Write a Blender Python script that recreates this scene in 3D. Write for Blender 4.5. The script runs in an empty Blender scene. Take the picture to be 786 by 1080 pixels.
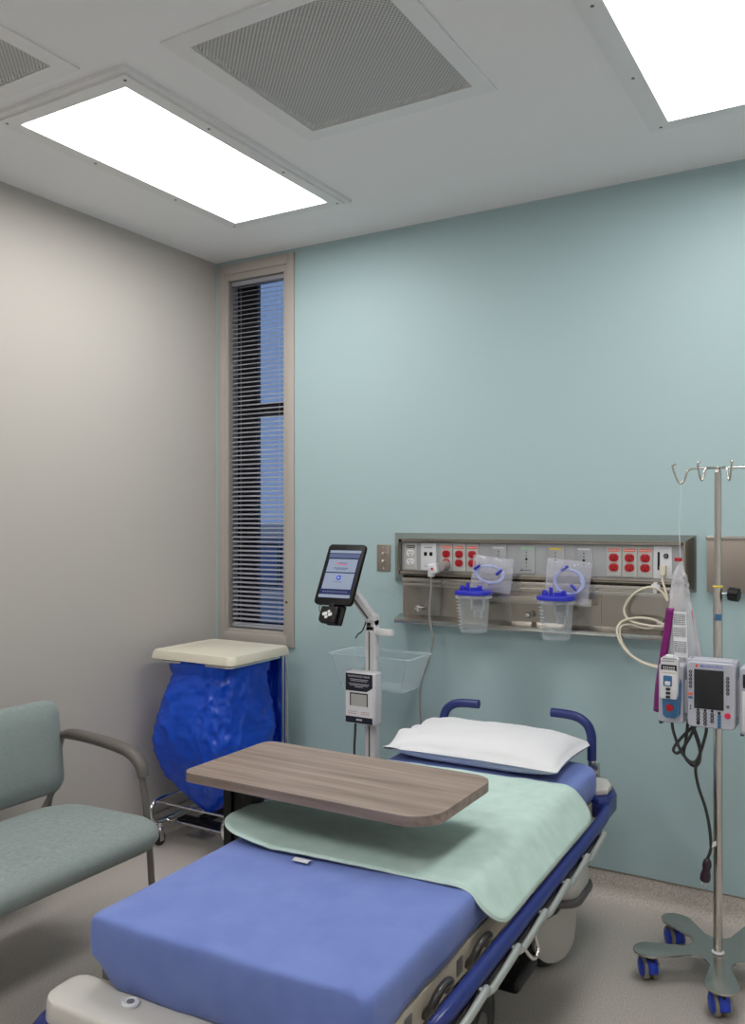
import bpy, bmesh, math, random
from mathutils import Vector, Matrix, noise
random.seed(7)
PI = math.pi
scene = bpy.context.scene
COL = scene.collection

# ------------------------------------------------------------------ materials
def lin(c):
    def f(v):
        v /= 255.0
        return v / 12.92 if v <= 0.04045 else ((v + 0.055) / 1.055) ** 2.4
    return (f(c[0]), f(c[1]), f(c[2]), 1.0)

def mat(name, rgb, rough=0.5, metal=0.0, spec=0.5, coat=0.0, sheen=0.0, emit=None, estr=0.0):
    m = bpy.data.materials.new(name); m.use_nodes = True
    b = m.node_tree.nodes['Principled BSDF']
    b.inputs['Base Color'].default_value = lin(rgb)
    b.inputs['Roughness'].default_value = rough
    b.inputs['Metallic'].default_value = metal
    b.inputs['Specular IOR Level'].default_value = spec
    b.inputs['Coat Weight'].default_value = coat
    b.inputs['Sheen Weight'].default_value = sheen
    if emit:
        b.inputs['Emission Color'].default_value = lin(emit)
        b.inputs['Emission Strength'].default_value = estr
    return m

def nodes(m):
    return m.node_tree.nodes, m.node_tree.links, m.node_tree.nodes['Principled BSDF']

def coord(m, scale=(1, 1, 1)):
    n, l, b = nodes(m)
    tc = n.new('ShaderNodeTexCoord'); mp = n.new('ShaderNodeMapping')
    mp.inputs['Scale'].default_value = scale
    l.new(tc.outputs['Object'], mp.inputs['Vector'])
    return mp.outputs['Vector']

def add_bump(m, scale=50, strength=0.1, dist=0.002, vec=(1, 1, 1), detail=3):
    n, l, b = nodes(m)
    t = n.new('ShaderNodeTexNoise'); t.inputs['Scale'].default_value = scale; t.inputs['Detail'].default_value = detail
    l.new(coord(m, vec), t.inputs['Vector'])
    bp = n.new('ShaderNodeBump'); bp.inputs['Strength'].default_value = strength; bp.inputs['Distance'].default_value = dist
    l.new(t.outputs['Fac'], bp.inputs['Height'])
    l.new(bp.outputs['Normal'], b.inputs['Normal'])
    return m

def add_speckle(m, c1, c2, scale=200, vec=(1, 1, 1), lo=0.35, hi=0.65, detail=2, c3=None):
    n, l, b = nodes(m)
    t = n.new('ShaderNodeTexNoise'); t.inputs['Scale'].default_value = scale; t.inputs['Detail'].default_value = detail
    l.new(coord(m, vec), t.inputs['Vector'])
    r = n.new('ShaderNodeValToRGB')
    r.color_ramp.elements[0].position = lo; r.color_ramp.elements[0].color = lin(c1)
    r.color_ramp.elements[1].position = hi; r.color_ramp.elements[1].color = lin(c2)
    if c3:
        e = r.color_ramp.elements.new((lo + hi) / 2); e.color = lin(c3)
    l.new(t.outputs['Fac'], r.inputs['Fac'])
    l.new(r.outputs['Color'], b.inputs['Base Color'])
    return m

def clear(name, rgb, fac=0.12, rough=0.08, tint=(255, 255, 255), edge=0.35):
    """thin clear plastic: mostly see-through, glossier towards grazing angles"""
    m = bpy.data.materials.new(name); m.use_nodes = True
    n, l, b = nodes(m)
    b.inputs['Base Color'].default_value = lin(rgb); b.inputs['Roughness'].default_value = rough
    tr = n.new('ShaderNodeBsdfTransparent'); tr.inputs['Color'].default_value = lin(tint)
    lw = n.new('ShaderNodeLayerWeight'); lw.inputs['Blend'].default_value = 0.35
    mr = n.new('ShaderNodeMapRange'); mr.inputs['To Min'].default_value = fac; mr.inputs['To Max'].default_value = min(1.0, fac + edge)
    mx = n.new('ShaderNodeMixShader'); out = n['Material Output']
    l.new(lw.outputs['Facing'], mr.inputs['Value'])
    l.new(mr.outputs['Result'], mx.inputs['Fac'])
    l.new(tr.outputs['BSDF'], mx.inputs[1]); l.new(b.outputs['BSDF'], mx.inputs[2])
    l.new(mx.outputs['Shader'], out.inputs['Surface'])
    return m

M = {}
M['teal'] = add_bump(mat('teal_paint', (168, 191, 195), 0.5, spec=0.3), 220, 0.08, 0.001)
M['beige'] = add_bump(mat('warm_grey_paint', (187, 182, 176), 0.5, spec=0.3), 220, 0.08, 0.001)
M['pale'] = mat('pale_paint', (232, 232, 230), 0.6, spec=0.2)
M['ceil'] = add_bump(mat('ceiling_paint', (236, 236, 238), 0.7, spec=0.2), 150, 0.05, 0.001)
M['floor'] = add_speckle(mat('speckled_vinyl', (160, 150, 142), 0.42, spec=0.35), (172, 163, 155), (212, 205, 198), 260, lo=0.36, hi=0.64)
M['taupe'] = mat('taupe_metal', (176, 169, 162), 0.4)
M['white_metal'] = mat('white_enamel', (228, 228, 229), 0.4)
M['diffuser'] = mat('lit_diffuser', (255, 255, 255), 0.5, emit=(255, 253, 250), estr=10.8)
M['screw'] = mat('screw_dark', (110, 110, 112), 0.4, 0.7)
M['filter'] = mat('filter_felt', (150, 150, 150), 0.9)
M['dark'] = mat('dark_cavity', (52, 52, 54), 0.8)
M['steel'] = add_bump(mat('brushed_steel', (172, 167, 160), 0.22, 1.0), 60, 0.06, 0.0006, (1, 1, 60))
M['steel_plate'] = add_bump(mat('brushed_plate', (176, 165, 156), 0.42, 1.0), 60, 0.05, 0.0006, (1, 1, 60))
M['chrome'] = mat('chrome', (225, 226, 228), 0.1, 1.0)
M['satin'] = mat('satin_metal', (200, 196, 190), 0.25, 1.0)
M['face_grey'] = mat('anodised_face', (168, 170, 173), 0.42, 0.2)
M['plate_grey'] = mat('plate_grey', (180, 181, 178), 0.45)
M['plate_white'] = mat('plate_white', (212, 213, 218), 0.4)
M['red'] = mat('red_plastic', (172, 16, 28), 0.35)
M['orange'] = mat('orange_label', (235, 86, 50), 0.5)
M['yellow'] = mat('yellow_label', (228, 205, 60), 0.5)
M['green'] = mat('green_label', (150, 205, 165), 0.5)
M['black'] = mat('black_plastic', (18, 18, 19), 0.4, spec=0.3)
M['black_matte'] = mat('black_matte', (12, 12, 13), 0.5, spec=0.25)
M['grey_text'] = mat('grey_print', (110, 112, 120), 0.6)
M['white'] = mat('white_plastic', (214, 214, 218), 0.35)
M['cream'] = mat('cream_plastic', (214, 208, 192), 0.4)
M['cable_cream'] = mat('cream_cable', (214, 206, 188), 0.45)
M['cable_grey'] = mat('grey_cable', (150, 144, 142), 0.45)
M['cable_black'] = mat('black_cable', (46, 46, 46), 0.45)
M['plug_purple'] = mat('dark_plug', (48, 30, 44), 0.35)
M['clear'] = clear('clear_plastic', (225, 232, 238), 0.06, 0.08, (252, 253, 253), 0.4)
M['clear_bin'] = clear('clear_acrylic', (236, 241, 244), 0.05, 0.06, (249, 252, 253), 0.45)
M['pouch'] = clear('pouch_film', (240, 241, 249), 0.16, 0.07, (251, 251, 254), 0.5)
M['film'] = clear('bag_film', (238, 238, 242), 0.36, 0.14, (246, 245, 248), 0.45)
M['rim'] = clear('acrylic_edge', (222, 232, 238), 0.4, 0.1, (240, 246, 248), 0.4)
M['glass'] = clear('window_glass', (8, 8, 9), 0.02, 0.02, (248, 250, 252), 0.25)
M['blue_lid'] = mat('blue_lid', (38, 44, 178), 0.3)
M['tubing'] = mat('blue_tubing', (176, 190, 240), 0.25)
M['purple'] = mat('purple_film', (122, 14, 106), 0.35)
M['pump'] = mat('pump_case', (182, 184, 196), 0.4)
M['pump_blue'] = mat('pump_blue', (58, 104, 150), 0.4)
M['screen_dark'] = mat('dark_screen', (32, 32, 36), 0.25)
M['key_black'] = mat('key_black', (38, 38, 46), 0.5)
M['pink'] = mat('pink_key', (222, 40, 86), 0.4)
M['caster_blue'] = mat('caster_blue', (30, 66, 205), 0.35)
M['tread'] = mat('grey_tread', (150, 148, 128), 0.6)
M['rubber'] = mat('black_rubber', (34, 34, 35), 0.55)
M['hood_grey'] = mat('stretcher_shell', (196, 193, 187), 0.4)
M['trim_grey'] = mat('dark_grey_trim', (96, 95, 96), 0.5)
M['navy'] = mat('navy_plastic', (27, 42, 112), 0.3)
M['navy_soft'] = mat('navy_grip', (28, 43, 106), 0.4)
M['rail_grey'] = mat('rail_paint', (176, 180, 176), 0.3, 0.5)
M['loop'] = mat('loop_rubber', (62, 60, 57), 0.3)
M['deck'] = mat('litter_beige', (188, 180, 164), 0.45)
M['screen'] = mat('lit_screen', (20, 24, 40), 0.25, emit=(150, 170, 205), estr=0.3)
M['screen_navy'] = mat('screen_navy', (20, 26, 60), 0.25, emit=(26, 38, 84), estr=0.5)
M['screen_pale'] = mat('screen_pale', (90, 98, 112), 0.25, emit=(176, 190, 216), estr=0.36)
M['screen_text'] = mat('screen_text', (60, 70, 100), 0.3, emit=(84, 94, 128), estr=0.4)
M['screen_red'] = mat('screen_red', (190, 40, 70), 0.3, emit=(190, 60, 90), estr=0.5)
M['stand_alu'] = mat('stand_aluminium', (226, 225, 228), 0.4, 0.15)
M['ink_navy'] = mat('ink_navy', (22, 24, 46), 0.5)
M['paper'] = mat('paper', (226, 226, 230), 0.6)
M['ink_red'] = mat('ink_red', (190, 110, 120), 0.6)
M['chair_metal'] = mat('chair_metal', (122, 117, 110), 0.4, 0.3)
M['arm_pad'] = mat('arm_pad', (98, 92, 87), 0.5)
M['chair_fab'] = add_speckle(mat('sage_fabric', (134, 148, 145), 0.85, sheen=0.15), (122, 134, 132), (140, 151, 149), 260, (0.25, 0.25, 4.0), 0.3, 0.7, 3)
M['sheet'] = add_bump(add_speckle(mat('blue_sheet', (112, 134, 204), 0.8, sheen=0.15), (97, 117, 184), (106, 126, 191), 14, lo=0.3, hi=0.7), 9, 0.25, 0.006, (1, 1, 1), 5)
M['pad'] = add_bump(add_speckle(mat('mint_pad', (168, 212, 196), 0.75, sheen=0.1), (178, 206, 198), (192, 216, 208), 22, lo=0.3, hi=0.7), 24, 0.3, 0.005, (1, 1, 1), 4)
M['pad_hem'] = mat('mint_hem', (200, 220, 212), 0.8)
M['pillow'] = add_bump(mat('white_cotton', (222, 222, 226), 0.8, sheen=0.1), 14, 0.25, 0.006, (1, 1, 1), 5)
M['bag_blue'] = add_bump(mat('blue_bag_film', (26, 94, 230), 0.16, spec=0.75), 40, 0.35, 0.004, (1, 1, 0.8), 4)
b_ = M['bag_blue'].node_tree.nodes['Principled BSDF']; n_, l_, _b = nodes(M['bag_blue'])
tl_ = n_.new('ShaderNodeBsdfTranslucent'); tl_.inputs['Color'].default_value = lin((24, 104, 245)); mx_ = n_.new('ShaderNodeMixShader'); mx_.inputs['Fac'].default_value = 0.35
l_.new(b_.outputs['BSDF'], mx_.inputs[1]); l_.new(tl_.outputs['BSDF'], mx_.inputs[2]); l_.new(mx_.outputs['Shader'], n_['Material Output'].inputs['Surface'])
M['slat'] = mat('blind_slat', (206, 200, 204), 0.45)
M['mullion'] = mat('dark_mullion', (24, 22, 24), 0.5)
M['far_wall'] = mat('far_cladding', (128, 140, 158), 0.7)
M['far_glass'] = mat('far_glazing', (92, 110, 140), 0.3)

# perforated grille: staggered round holes, see-through into the plenum
def perforated():
    m = mat('perforated_sheet', (200, 200, 199), 0.5)
    n, l, b = nodes(m)
    sx = n.new('ShaderNodeSeparateXYZ'); l.new(coord(m), sx.inputs[0])
    def wav(o, p):
        mu = n.new('ShaderNodeMath'); mu.operation = 'MULTIPLY'; mu.inputs[1].default_value = 2 * PI / p; l.new(o, mu.inputs[0])
        s = n.new('ShaderNodeMath'); s.operation = 'SINE'; l.new(mu.outputs[0], s.inputs[0]); return s.outputs[0]
    pr = n.new('ShaderNodeMath'); pr.operation = 'MULTIPLY'
    l.new(wav(sx.outputs['X'], 0.0135), pr.inputs[0]); l.new(wav(sx.outputs['Y'], 0.0135), pr.inputs[1])
    gt = n.new('ShaderNodeMath'); gt.operation = 'GREATER_THAN'; gt.inputs[1].default_value = 0.36; l.new(pr.outputs[0], gt.inputs[0])
    tr = n.new('ShaderNodeBsdfTransparent'); mx = n.new('ShaderNodeMixShader')
    l.new(gt.outputs[0], mx.inputs['Fac']); l.new(b.outputs['BSDF'], mx.inputs[1]); l.new(tr.outputs['BSDF'], mx.inputs[2])
    l.new(mx.outputs['Shader'], n['Material Output'].inputs['Surface'])
    return m
M['perf'] = perforated()

# wood-grain laminate, grain along X
def laminate():
    m = mat('ash_laminate', (150, 130, 118), 0.42, spec=0.35)
    n, l, b = nodes(m)
    t = n.new('ShaderNodeTexNoise'); t.inputs['Scale'].default_value = 9; t.inputs['Detail'].default_value = 6; t.inputs['Roughness'].default_value = 0.62
    l.new(coord(m, (0.22, 5.5, 5.5)), t.inputs['Vector'])
    r = n.new('ShaderNodeValToRGB'); e = r.color_ramp.elements
    e[0].position = 0.3; e[0].color = lin((116, 101, 92)); e[1].position = 0.72; e[1].color = lin((166, 150, 139))
    k = e.new(0.5); k.color = lin((143, 127, 117))
    l.new(t.outputs['Fac'], r.inputs['Fac']); l.new(r.outputs['Color'], b.inputs['Base Color'])
    return m
M['wood'] = laminate()

# ------------------------------------------------------------------ mesh helpers
def smooth_path(pts, n=6, closed=False):
    P = [Vector(p) for p in pts]; out = []
    N = len(P); segs = N if closed else N - 1
    for i in range(segs):
        if closed:
            p0, p1, p2, p3 = P[(i - 1) % N], P[i], P[(i + 1) % N], P[(i + 2) % N]
        else:
            p0 = P[i - 1] if i > 0 else P[0] * 2 - P[1]
            p1, p2 = P[i], P[i + 1]
            p3 = P[i + 2] if i + 2 < N else P[-1] * 2 - P[-2]
        for k in range(n):
            t = k / n
            out.append(0.5 * ((2 * p1) + (p2 - p0) * t + (2 * p0 - 5 * p1 + 4 * p2 - p3) * t * t + (3 * p1 - p0 - 3 * p2 + p3) * t ** 3))
    if not closed: out.append(P[-1])
    return out

def rrect(w, d, r, n=6, cx=0, cy=0, div=0):
    """rounded rectangle outline, counter-clockwise; r = one radius or four (+x+y, -x+y, -x-y, +x-y)"""
    rs = r if isinstance(r, (list, tuple)) else [r] * 4
    out = []
    for (sx, sy, a0), rr in zip(((1, 1, 0), (-1, 1, 90), (-1, -1, 180), (1, -1, 270)), rs):
        ox, oy = cx + sx * (w / 2 - rr), cy + sy * (d / 2 - rr)
        for k in range(n + 1):
            a = math.radians(a0 + 90 * k / n)
            out.append((ox + rr * math.cos(a), oy + rr * math.sin(a)))
    if div:
        res = []
        N = len(out)
        for i in range(N):
            a, b = out[i], out[(i + 1) % N]
            L = math.hypot(b[0] - a[0], b[1] - a[1]); m = max(1, int(L / div))
            for k in range(m):
                res.append((a[0] + (b[0] - a[0]) * k / m, a[1] + (b[1] - a[1]) * k / m))
        out = res
    return out

def frame_mtx(p0, p1):
    z = (Vector(p1) - Vector(p0)).normalized()
    x = z.orthogonal().normalized(); y = z.cross(x)
    m = Matrix((x, y, z)).transposed().to_4x4(); m.translation = Vector(p0)
    return m

class MB:
    def __init__(self): self.bm = bmesh.new()
    def _merge(self, t, mtx=None):
        if mtx is not None: bmesh.ops.transform(t, matrix=mtx, verts=t.verts)
        me = bpy.data.meshes.new('t'); t.to_mesh(me); t.free()
        self.bm.from_mesh(me); bpy.data.meshes.remove(me); return self
    def box(self, x0, x1, y0, y1, z0, z1, bev=0.0, seg=2, rot=None):
        t = bmesh.new(); bmesh.ops.create_cube(t, size=1)
        bmesh.ops.scale(t, vec=(x1 - x0, y1 - y0, z1 - z0), verts=t.verts)
        if bev: bmesh.ops.bevel(t, geom=t.edges[:], offset=bev, segments=seg, affect='EDGES', profile=0.6)
        m = Matrix.Translation(((x0 + x1) / 2, (y0 + y1) / 2, (z0 + z1) / 2))
        if rot is not None: m = m @ rot
        return self._merge(t, m)
    def cyl(self, p0, p1, r, r2=None, seg=20, bev=0.0):
        t = bmesh.new(); L = (Vector(p1) - Vector(p0)).length
        bmesh.ops.create_cone(t, cap_ends=True, segments=seg, radius1=r, radius2=r if r2 is None else r2, depth=L)
        if bev:
            ed = [e for e in t.edges if abs(e.verts[0].co.z - e.verts[1].co.z) < 1e-6]
            bmesh.ops.bevel(t, geom=ed, offset=bev, segments=2, affect='EDGES', profile=0.6)
        bmesh.ops.translate(t, vec=(0, 0, L / 2), verts=t.verts)
        return self._merge(t, frame_mtx(p0, p1))
    def sphere(self, c, r, sc=(1, 1, 1), seg=18):
        t = bmesh.new(); bmesh.ops.create_uvsphere(t, u_segments=seg, v_segments=seg // 2, radius=r)
        return self._merge(t, Matrix.Translation(c) @ Matrix.Diagonal((*sc, 1)))
    def torus(self, c, axis, R, r, seg=32, rs=10):
        m = frame_mtx(c, Vector(c) + Vector(axis))
        pts = [m @ Vector((R * math.cos(2 * PI * k / seg), R * math.sin(2 * PI * k / seg), 0)) for k in range(seg)]
        return self.tube(pts, r, rs, closed=True)
    def tube(self, pts, r, seg=10, closed=False, sub=0, flat=1.0, up=None):
        P = smooth_path(pts, sub, closed) if sub else [Vector(p) for p in pts]
        N = len(P); rad = r if isinstance(r, (list, tuple)) else None
        t = bmesh.new(); rings = []; prev = None
        for i, p in enumerate(P):
            if closed: d = (P[(i + 1) % N] - P[i - 1]).normalized()
            elif i == 0: d = (P[1] - P[0]).normalized()
            elif i == N - 1: d = (P[-1] - P[-2]).normalized()
            else:
                d = ((P[i + 1] - p).normalized() + (p - P[i - 1]).normalized())
                d = d.normalized() if d.length > 1e-6 else (P[i + 1] - p).normalized()
            if prev is None:
                x = (Vector(up) - d * Vector(up).dot(d)).normalized() if up else d.orthogonal().normalized()
            else:
                x = prev - d * prev.dot(d); x = x.normalized() if x.length > 1e-6 else d.orthogonal().normalized()
            prev = x; y = d.cross(x)
            if rad:
                f = i / (N - 1) * (len(rad) - 1); k = min(int(f), len(rad) - 2); rr = rad[k] + (rad[k + 1] - rad[k]) * (f - k)
            else: rr = r
            rings.append([t.verts.new(p + x * (rr * math.cos(2 * PI * k / seg)) + y * (rr * flat * math.sin(2 * PI * k / seg))) for k in range(seg)])
        for i in range(N if closed else N - 1):
            a, b = rings[i], rings[(i + 1) % N]
            if closed and i == N - 1:   # align the seam
                o = min(range(seg), key=lambda s: (a[0].co - b[s].co).length); b = b[o:] + b[:o]
            for k in range(seg):
                t.faces.new((a[k], a[(k + 1) % seg], b[(k + 1) % seg], b[k]))
        if not closed:
            t.faces.new(rings[0][::-1]); t.faces.new(rings[-1])
        return self._merge(t)
    def prism(self, pts, z0, z1, bev=0.0, mtx=None, seg=2):
        t = bmesh.new()
        a = [t.verts.new((x, y, z0)) for x, y in pts]; b = [t.verts.new((x, y, z1)) for x, y in pts]
        fb = t.faces.new(a[::-1]); ft = t.faces.new(b); N = len(pts)
        for k in range(N): t.faces.new((a[k], a[(k + 1) % N], b[(k + 1) % N], b[k]))
        if bev:
            ed = set(fb.edges) | set(ft.edges)
            bmesh.ops.bevel(t, geom=list(ed), offset=bev, segments=seg, affect='EDGES', profile=0.6)
        return self._merge(t, mtx)
    def lathe(self, prof, c, axis=(0, 0, 1), seg=28):
        t = bmesh.new(); rings = []
        for r, z in prof:
            rings.append([t.verts.new((r * math.cos(2 * PI * k / seg), r * math.sin(2 * PI * k / seg), z)) for k in range(seg)])
        for a, b in zip(rings, rings[1:]):
            for k in range(seg): t.faces.new((a[k], a[(k + 1) % seg], b[(k + 1) % seg], b[k]))
        t.faces.new(rings[0][::-1]); t.faces.new(rings[-1])
        return self._merge(t, frame_mtx(c, Vector(c) + Vector(axis)))
    def loft(self, rings, cap=(True, True), closed=True):
        t = bmesh.new(); V = [[t.verts.new(p) for p in r] for r in rings]; n = len(V[0])
        for a, b in zip(V, V[1:]):
            for k in range(n if closed else n - 1):
                t.faces.new((a[k], a[(k + 1) % n], b[(k + 1) % n], b[k]))
        for end, ring in ((0, V[0]), (1, V[-1])):
            if cap[end]:
                c = t.verts.new(sum((v.co for v in ring), Vector()) / n)
                for k in range(n):
                    f = (ring[(k + 1) % n], ring[k], c) if end == 0 else (ring[k], ring[(k + 1) % n], c)
                    t.faces.new(f)
        bmesh.ops.recalc_face_normals(t, faces=t.faces)
        return self._merge(t)
    def grid(self, fn, nu, nv):
        t = bmesh.new(); V = [[t.verts.new(fn(i / nu, j / nv)) for j in range(nv + 1)] for i in range(nu + 1)]
        for i in range(nu):
            for j in range(nv): t.faces.new((V[i][j], V[i + 1][j], V[i + 1][j + 1], V[i][j + 1]))
        return self._merge(t)
    def slab(self, xs, ys, z0, z1, holes, mtx=None):
        """plate on a grid of cut lines with rectangular holes"""
        t = bmesh.new()
        def inh(cx, cy): return any(h[0] < cx < h[1] and h[2] < cy < h[3] for h in holes)
        X = sorted(set(xs)); Y = sorted(set(ys)); vt = {}
        def v(i, j, z):
            if (i, j, z) not in vt: vt[(i, j, z)] = t.verts.new((X[i], Y[j], z))
            return vt[(i, j, z)]
        solid = lambda i, j: 0 <= i < len(X) - 1 and 0 <= j < len(Y) - 1 and not inh((X[i] + X[i + 1]) / 2, (Y[j] + Y[j + 1]) / 2)
        for i in range(len(X) - 1):
            for j in range(len(Y) - 1):
                if not solid(i, j): continue
                t.faces.new((v(i, j, z1), v(i + 1, j, z1), v(i + 1, j + 1, z1), v(i, j + 1, z1)))
                t.faces.new((v(i, j, z0), v(i, j + 1, z0), v(i + 1, j + 1, z0), v(i + 1, j, z0)))
                for di, dj, a, b in ((-1, 0, (i, j), (i, j + 1)), (1, 0, (i + 1, j + 1), (i + 1, j)), (0, -1, (i + 1, j), (i, j)), (0, 1, (i, j + 1), (i + 1, j + 1))):
                    if not solid(i + di, j + dj):
                        t.faces.new((v(*a, z0), v(*a, z1), v(*b, z1), v(*b, z0)))
        bmesh.ops.recalc_face_normals(t, faces=t.faces)
        return self._merge(t, mtx)
    def text(self, s, size, mtx, depth=0.0004, align='CENTER'):
        cu = bpy.data.curves.new('txt', 'FONT'); cu.body = s; cu.size = size; cu.extrude = depth; cu.align_x = align; cu.align_y = 'CENTER'
        ob = bpy.data.objects.new('txt', cu)
        me = bpy.data.meshes.new_from_object(ob)
        me.transform(mtx); self.bm.from_mesh(me)
        bpy.data.meshes.remove(me); bpy.data.objects.remove(ob); bpy.data.curves.remove(cu)
        return self
    def displace(self, fn):
        for v in self.bm.verts: v.co = v.co + Vector(fn(v.co))
        return self
    def build(self, name, material, parent=None, sharp=40, loc=None, rot=None, weld=0):
        me = bpy.data.meshes.new(name)
        if weld: bmesh.ops.remove_doubles(self.bm, verts=self.bm.verts, dist=weld)
        for f in self.bm.faces: f.smooth = True
        self.bm.to_mesh(me); self.bm.free()
        try: me.set_sharp_from_angle(angle=math.radians(sharp))
        except Exception: pass
        me.materials.append(material)
        o = bpy.data.objects.new(name, me); COL.objects.link(o)
        if parent is not None: o.parent = parent
        if loc: o.location = loc
        if rot: o.rotation_euler = rot
        return o

def tag(o, label=None, cat=None, group=None, kind=None):
    if label: o['label'] = label
    if cat: o['category'] = cat
    if group: o['group'] = group
    if kind: o['kind'] = kind
    return o
def thing(name, loc, label=None, cat=None, rz=0, group=None):
    o = bpy.data.objects.new(name, None); o.empty_display_size = 0.1; COL.objects.link(o)
    o.location = loc; o.rotation_euler = (0, 0, rz)
    return tag(o, label, cat, group)
def copy_tree(o, parent=None):
    c = o.copy(); COL.objects.link(c)
    if parent is not None: c.parent = parent
    for ch in [x for x in scene.objects if x.parent == o]: copy_tree(ch, c)
    return c
RX = lambda a: Matrix.Rotation(math.radians(a), 4, 'X')
RY = lambda a: Matrix.Rotation(math.radians(a), 4, 'Y')
RZ = lambda a: Matrix.Rotation(math.radians(a), 4, 'Z')
T = lambda x, y, z: Matrix.Translation((x, y, z))
FACE = RX(90)                      # local XY plane -> faces -Y (towards the room)

# ------------------------------------------------------------------ room
H = 2.74; XR = 3.9; YF = -5.0
fl = tag(MB().box(-0.12, XR + 0.12, YF - 0.12, 0.12, -0.1, 0.0).build('floor', M['floor']), kind='structure')
LIGHTS = [(0.505, 0.975, -1.52, -0.458), (2.30, 2.77, -1.545, -0.483), (0.505, 0.975, -3.66, -2.598), (2.30, 2.77, -3.66, -2.598)]  # rear pair is unseen, added behind the camera for flatter light
VENTS = [(1.268, 1.842, -1.566, -0.978), (0.289, 0.863, -2.281, -1.693)]
xs = [-0.12, XR + 0.12]; ys = [YF - 0.12, 0.12]; holes = []
for r in VENTS:
    xs += r[:2]; ys += r[2:]; holes.append(r)
tag(MB().slab(xs, ys, H, H + 0.1, holes).build('ceiling', M['ceil']), kind='structure')
tag(MB().box(-0.12, 0, YF - 0.12, 0.12, 0, H).build('wall_left', M['beige']), kind='structure')
WX0, WX1, WZ0, WZ1 = 0.05, 0.462, 0.88, 2.685
m_ = Matrix(((1, 0, 0, 0), (0, 0, 1, 0), (0, 1, 0, 0), (0, 0, 0, 1)))   # (x,y,z)->(x,z,y)
tag(MB().slab([0, WX0, WX1, XR], [0, WZ0, WZ1, H], 0, 0.12, [(WX0, WX1, WZ0, WZ1)], m_).build('wall_back', M['teal']), kind='structure')
tag(MB().box(XR, XR + 0.12, YF - 0.12, 0.12, 0, H).build('wall_right', M['pale']), kind='structure')
tag(MB().box(0, XR, YF - 0.12, YF, 0, H).build('wall_front', M['pale']), kind='structure')
# flash cove: floor vinyl curving up the wall, with a thin cap line
def cove(name, p0, p1, nrm):
    prof = [(0.0, 0.1), (0.006, 0.1), (0.006, 0.05)] + [(0.006 + 0.044 * (1 - math.cos(a)), 0.05 - 0.05 * math.sin(a) + 0.0) for a in [PI / 2 * k / 8 for k in range(1, 9)]] + [(0.0, 0.0)]
    rings = []
    for p in (p0, p1):
        rings.append([(p[0] + nrm[0] * a, p[1] + nrm[1] * a, z) for a, z in prof])
    return tag(MB().loft(rings).build(name, M['floor'], sharp=30), kind='structure')
cove('baseboard_back', (0, 0), (XR, 0), (0, -1))
cove('baseboard_left', (0, YF), (0, 0), (1, 0))
for nm, m, b in (('trim_1', M['steel_plate'], (0.0, XR, -0.0075, 0.0, 0.0985, 0.1015)), ('trim_2', M['steel_plate'], (0.0, 0.0075, YF, 0.0, 0.0985, 0.1015))):
    tag(MB().box(*b).build(nm, m), kind='structure')

# window set in the teal wall
w = tag(bpy.data.objects.new('window_1', None), kind='structure'); COL.objects.link(w)
fr = MB()
for (x0, x1, z0, z1) in ((0.024, 0.066, 0.845, 2.722), (0.446, 0.488, 0.845, 2.722), (0.066, 0.446, 2.672, 2.722), (0.066, 0.446, 0.845, 0.897)):
    fr.box(x0, x1, -0.012, 0.02, z0, z1, 0.002)
for (x0, x1, z0, z1) in ((0.058, 0.078, 0.89, 2.68), (0.424, 0.454, 0.89, 2.68), (0.078, 0.424, 2.64, 2.68), (0.078, 0.424, 0.89, 0.915)):
    fr.box(x0, x1, -0.004, 0.1, z0, z1, 0.0015)
fr.build('window_frame', M['taupe'], w)
MB().box(0.078, 0.424, 0.008, 0.012, 0.915, 2.64).build('pane', M['glass'], w)
MB().box(0.078, 0.424, 0.09, 0.094, 0.915, 2.64).build('pane', M['glass'], w)
ml = MB()
for (x0, x1, z0, z1) in ((0.088, 0.213, 0.94, 2.66), (0.213, 0.424, 1.967, 2.03), (0.213, 0.424, 2.625, 2.68), (0.0785, 0.424, 0.89, 0.945)):
    ml.box(x0, x1, 0.062, 0.09, z0, z1, 0.002)
ml.build('mullion', M['mullion'], w)
MB().cyl((0.447, -0.0125, 1.06), (0.447, -0.006, 1.06), 0.006, seg=14).build('tilt_knob', M['black'], w)
bl = thing('window_blind', (0.251, 0.035, 0.92), 'grey horizontal slat blind inside the tall narrow corner window', 'blind')
sl = MB(); z = 0.018; TA = math.radians(28)
while z < 1.70:
    rings = []
    for x in (-0.168, 0.168):
        top = []; bot = []
        for k in range(5):
            a = -0.5 + k / 4
            yy = a * 0.0165; zz = 0.0011 * (1 - 4 * a * a)
            yr = yy * math.cos(TA) - zz * math.sin(TA); zr = yy * math.sin(TA) + zz * math.cos(TA)
            top.append((x, yr, z + zr + 0.0003)); bot.append((x, yr, z + zr - 0.0003))
        rings.append(top + bot[::-1])
    sl.loft(rings); z += 0.0226
sl.build('slats', M['slat'], bl)
MB().box(-0.17, 0.17, -0.012, 0.012, 1.70, 1.72, 0.002).build('head_rail', M['slat'], bl)
MB().box(-0.168, 0.168, -0.009, 0.009, 0.0, 0.012, 0.002).build('bottom_rail', M['slat'], bl)
cd = MB()
for x in (-0.12, 0.12): cd.cyl((x, 0, 0.01), (x, 0, 1.70), 0.0008, seg=6)
cd.build('ladder_cord', M['slat'], bl)

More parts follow.
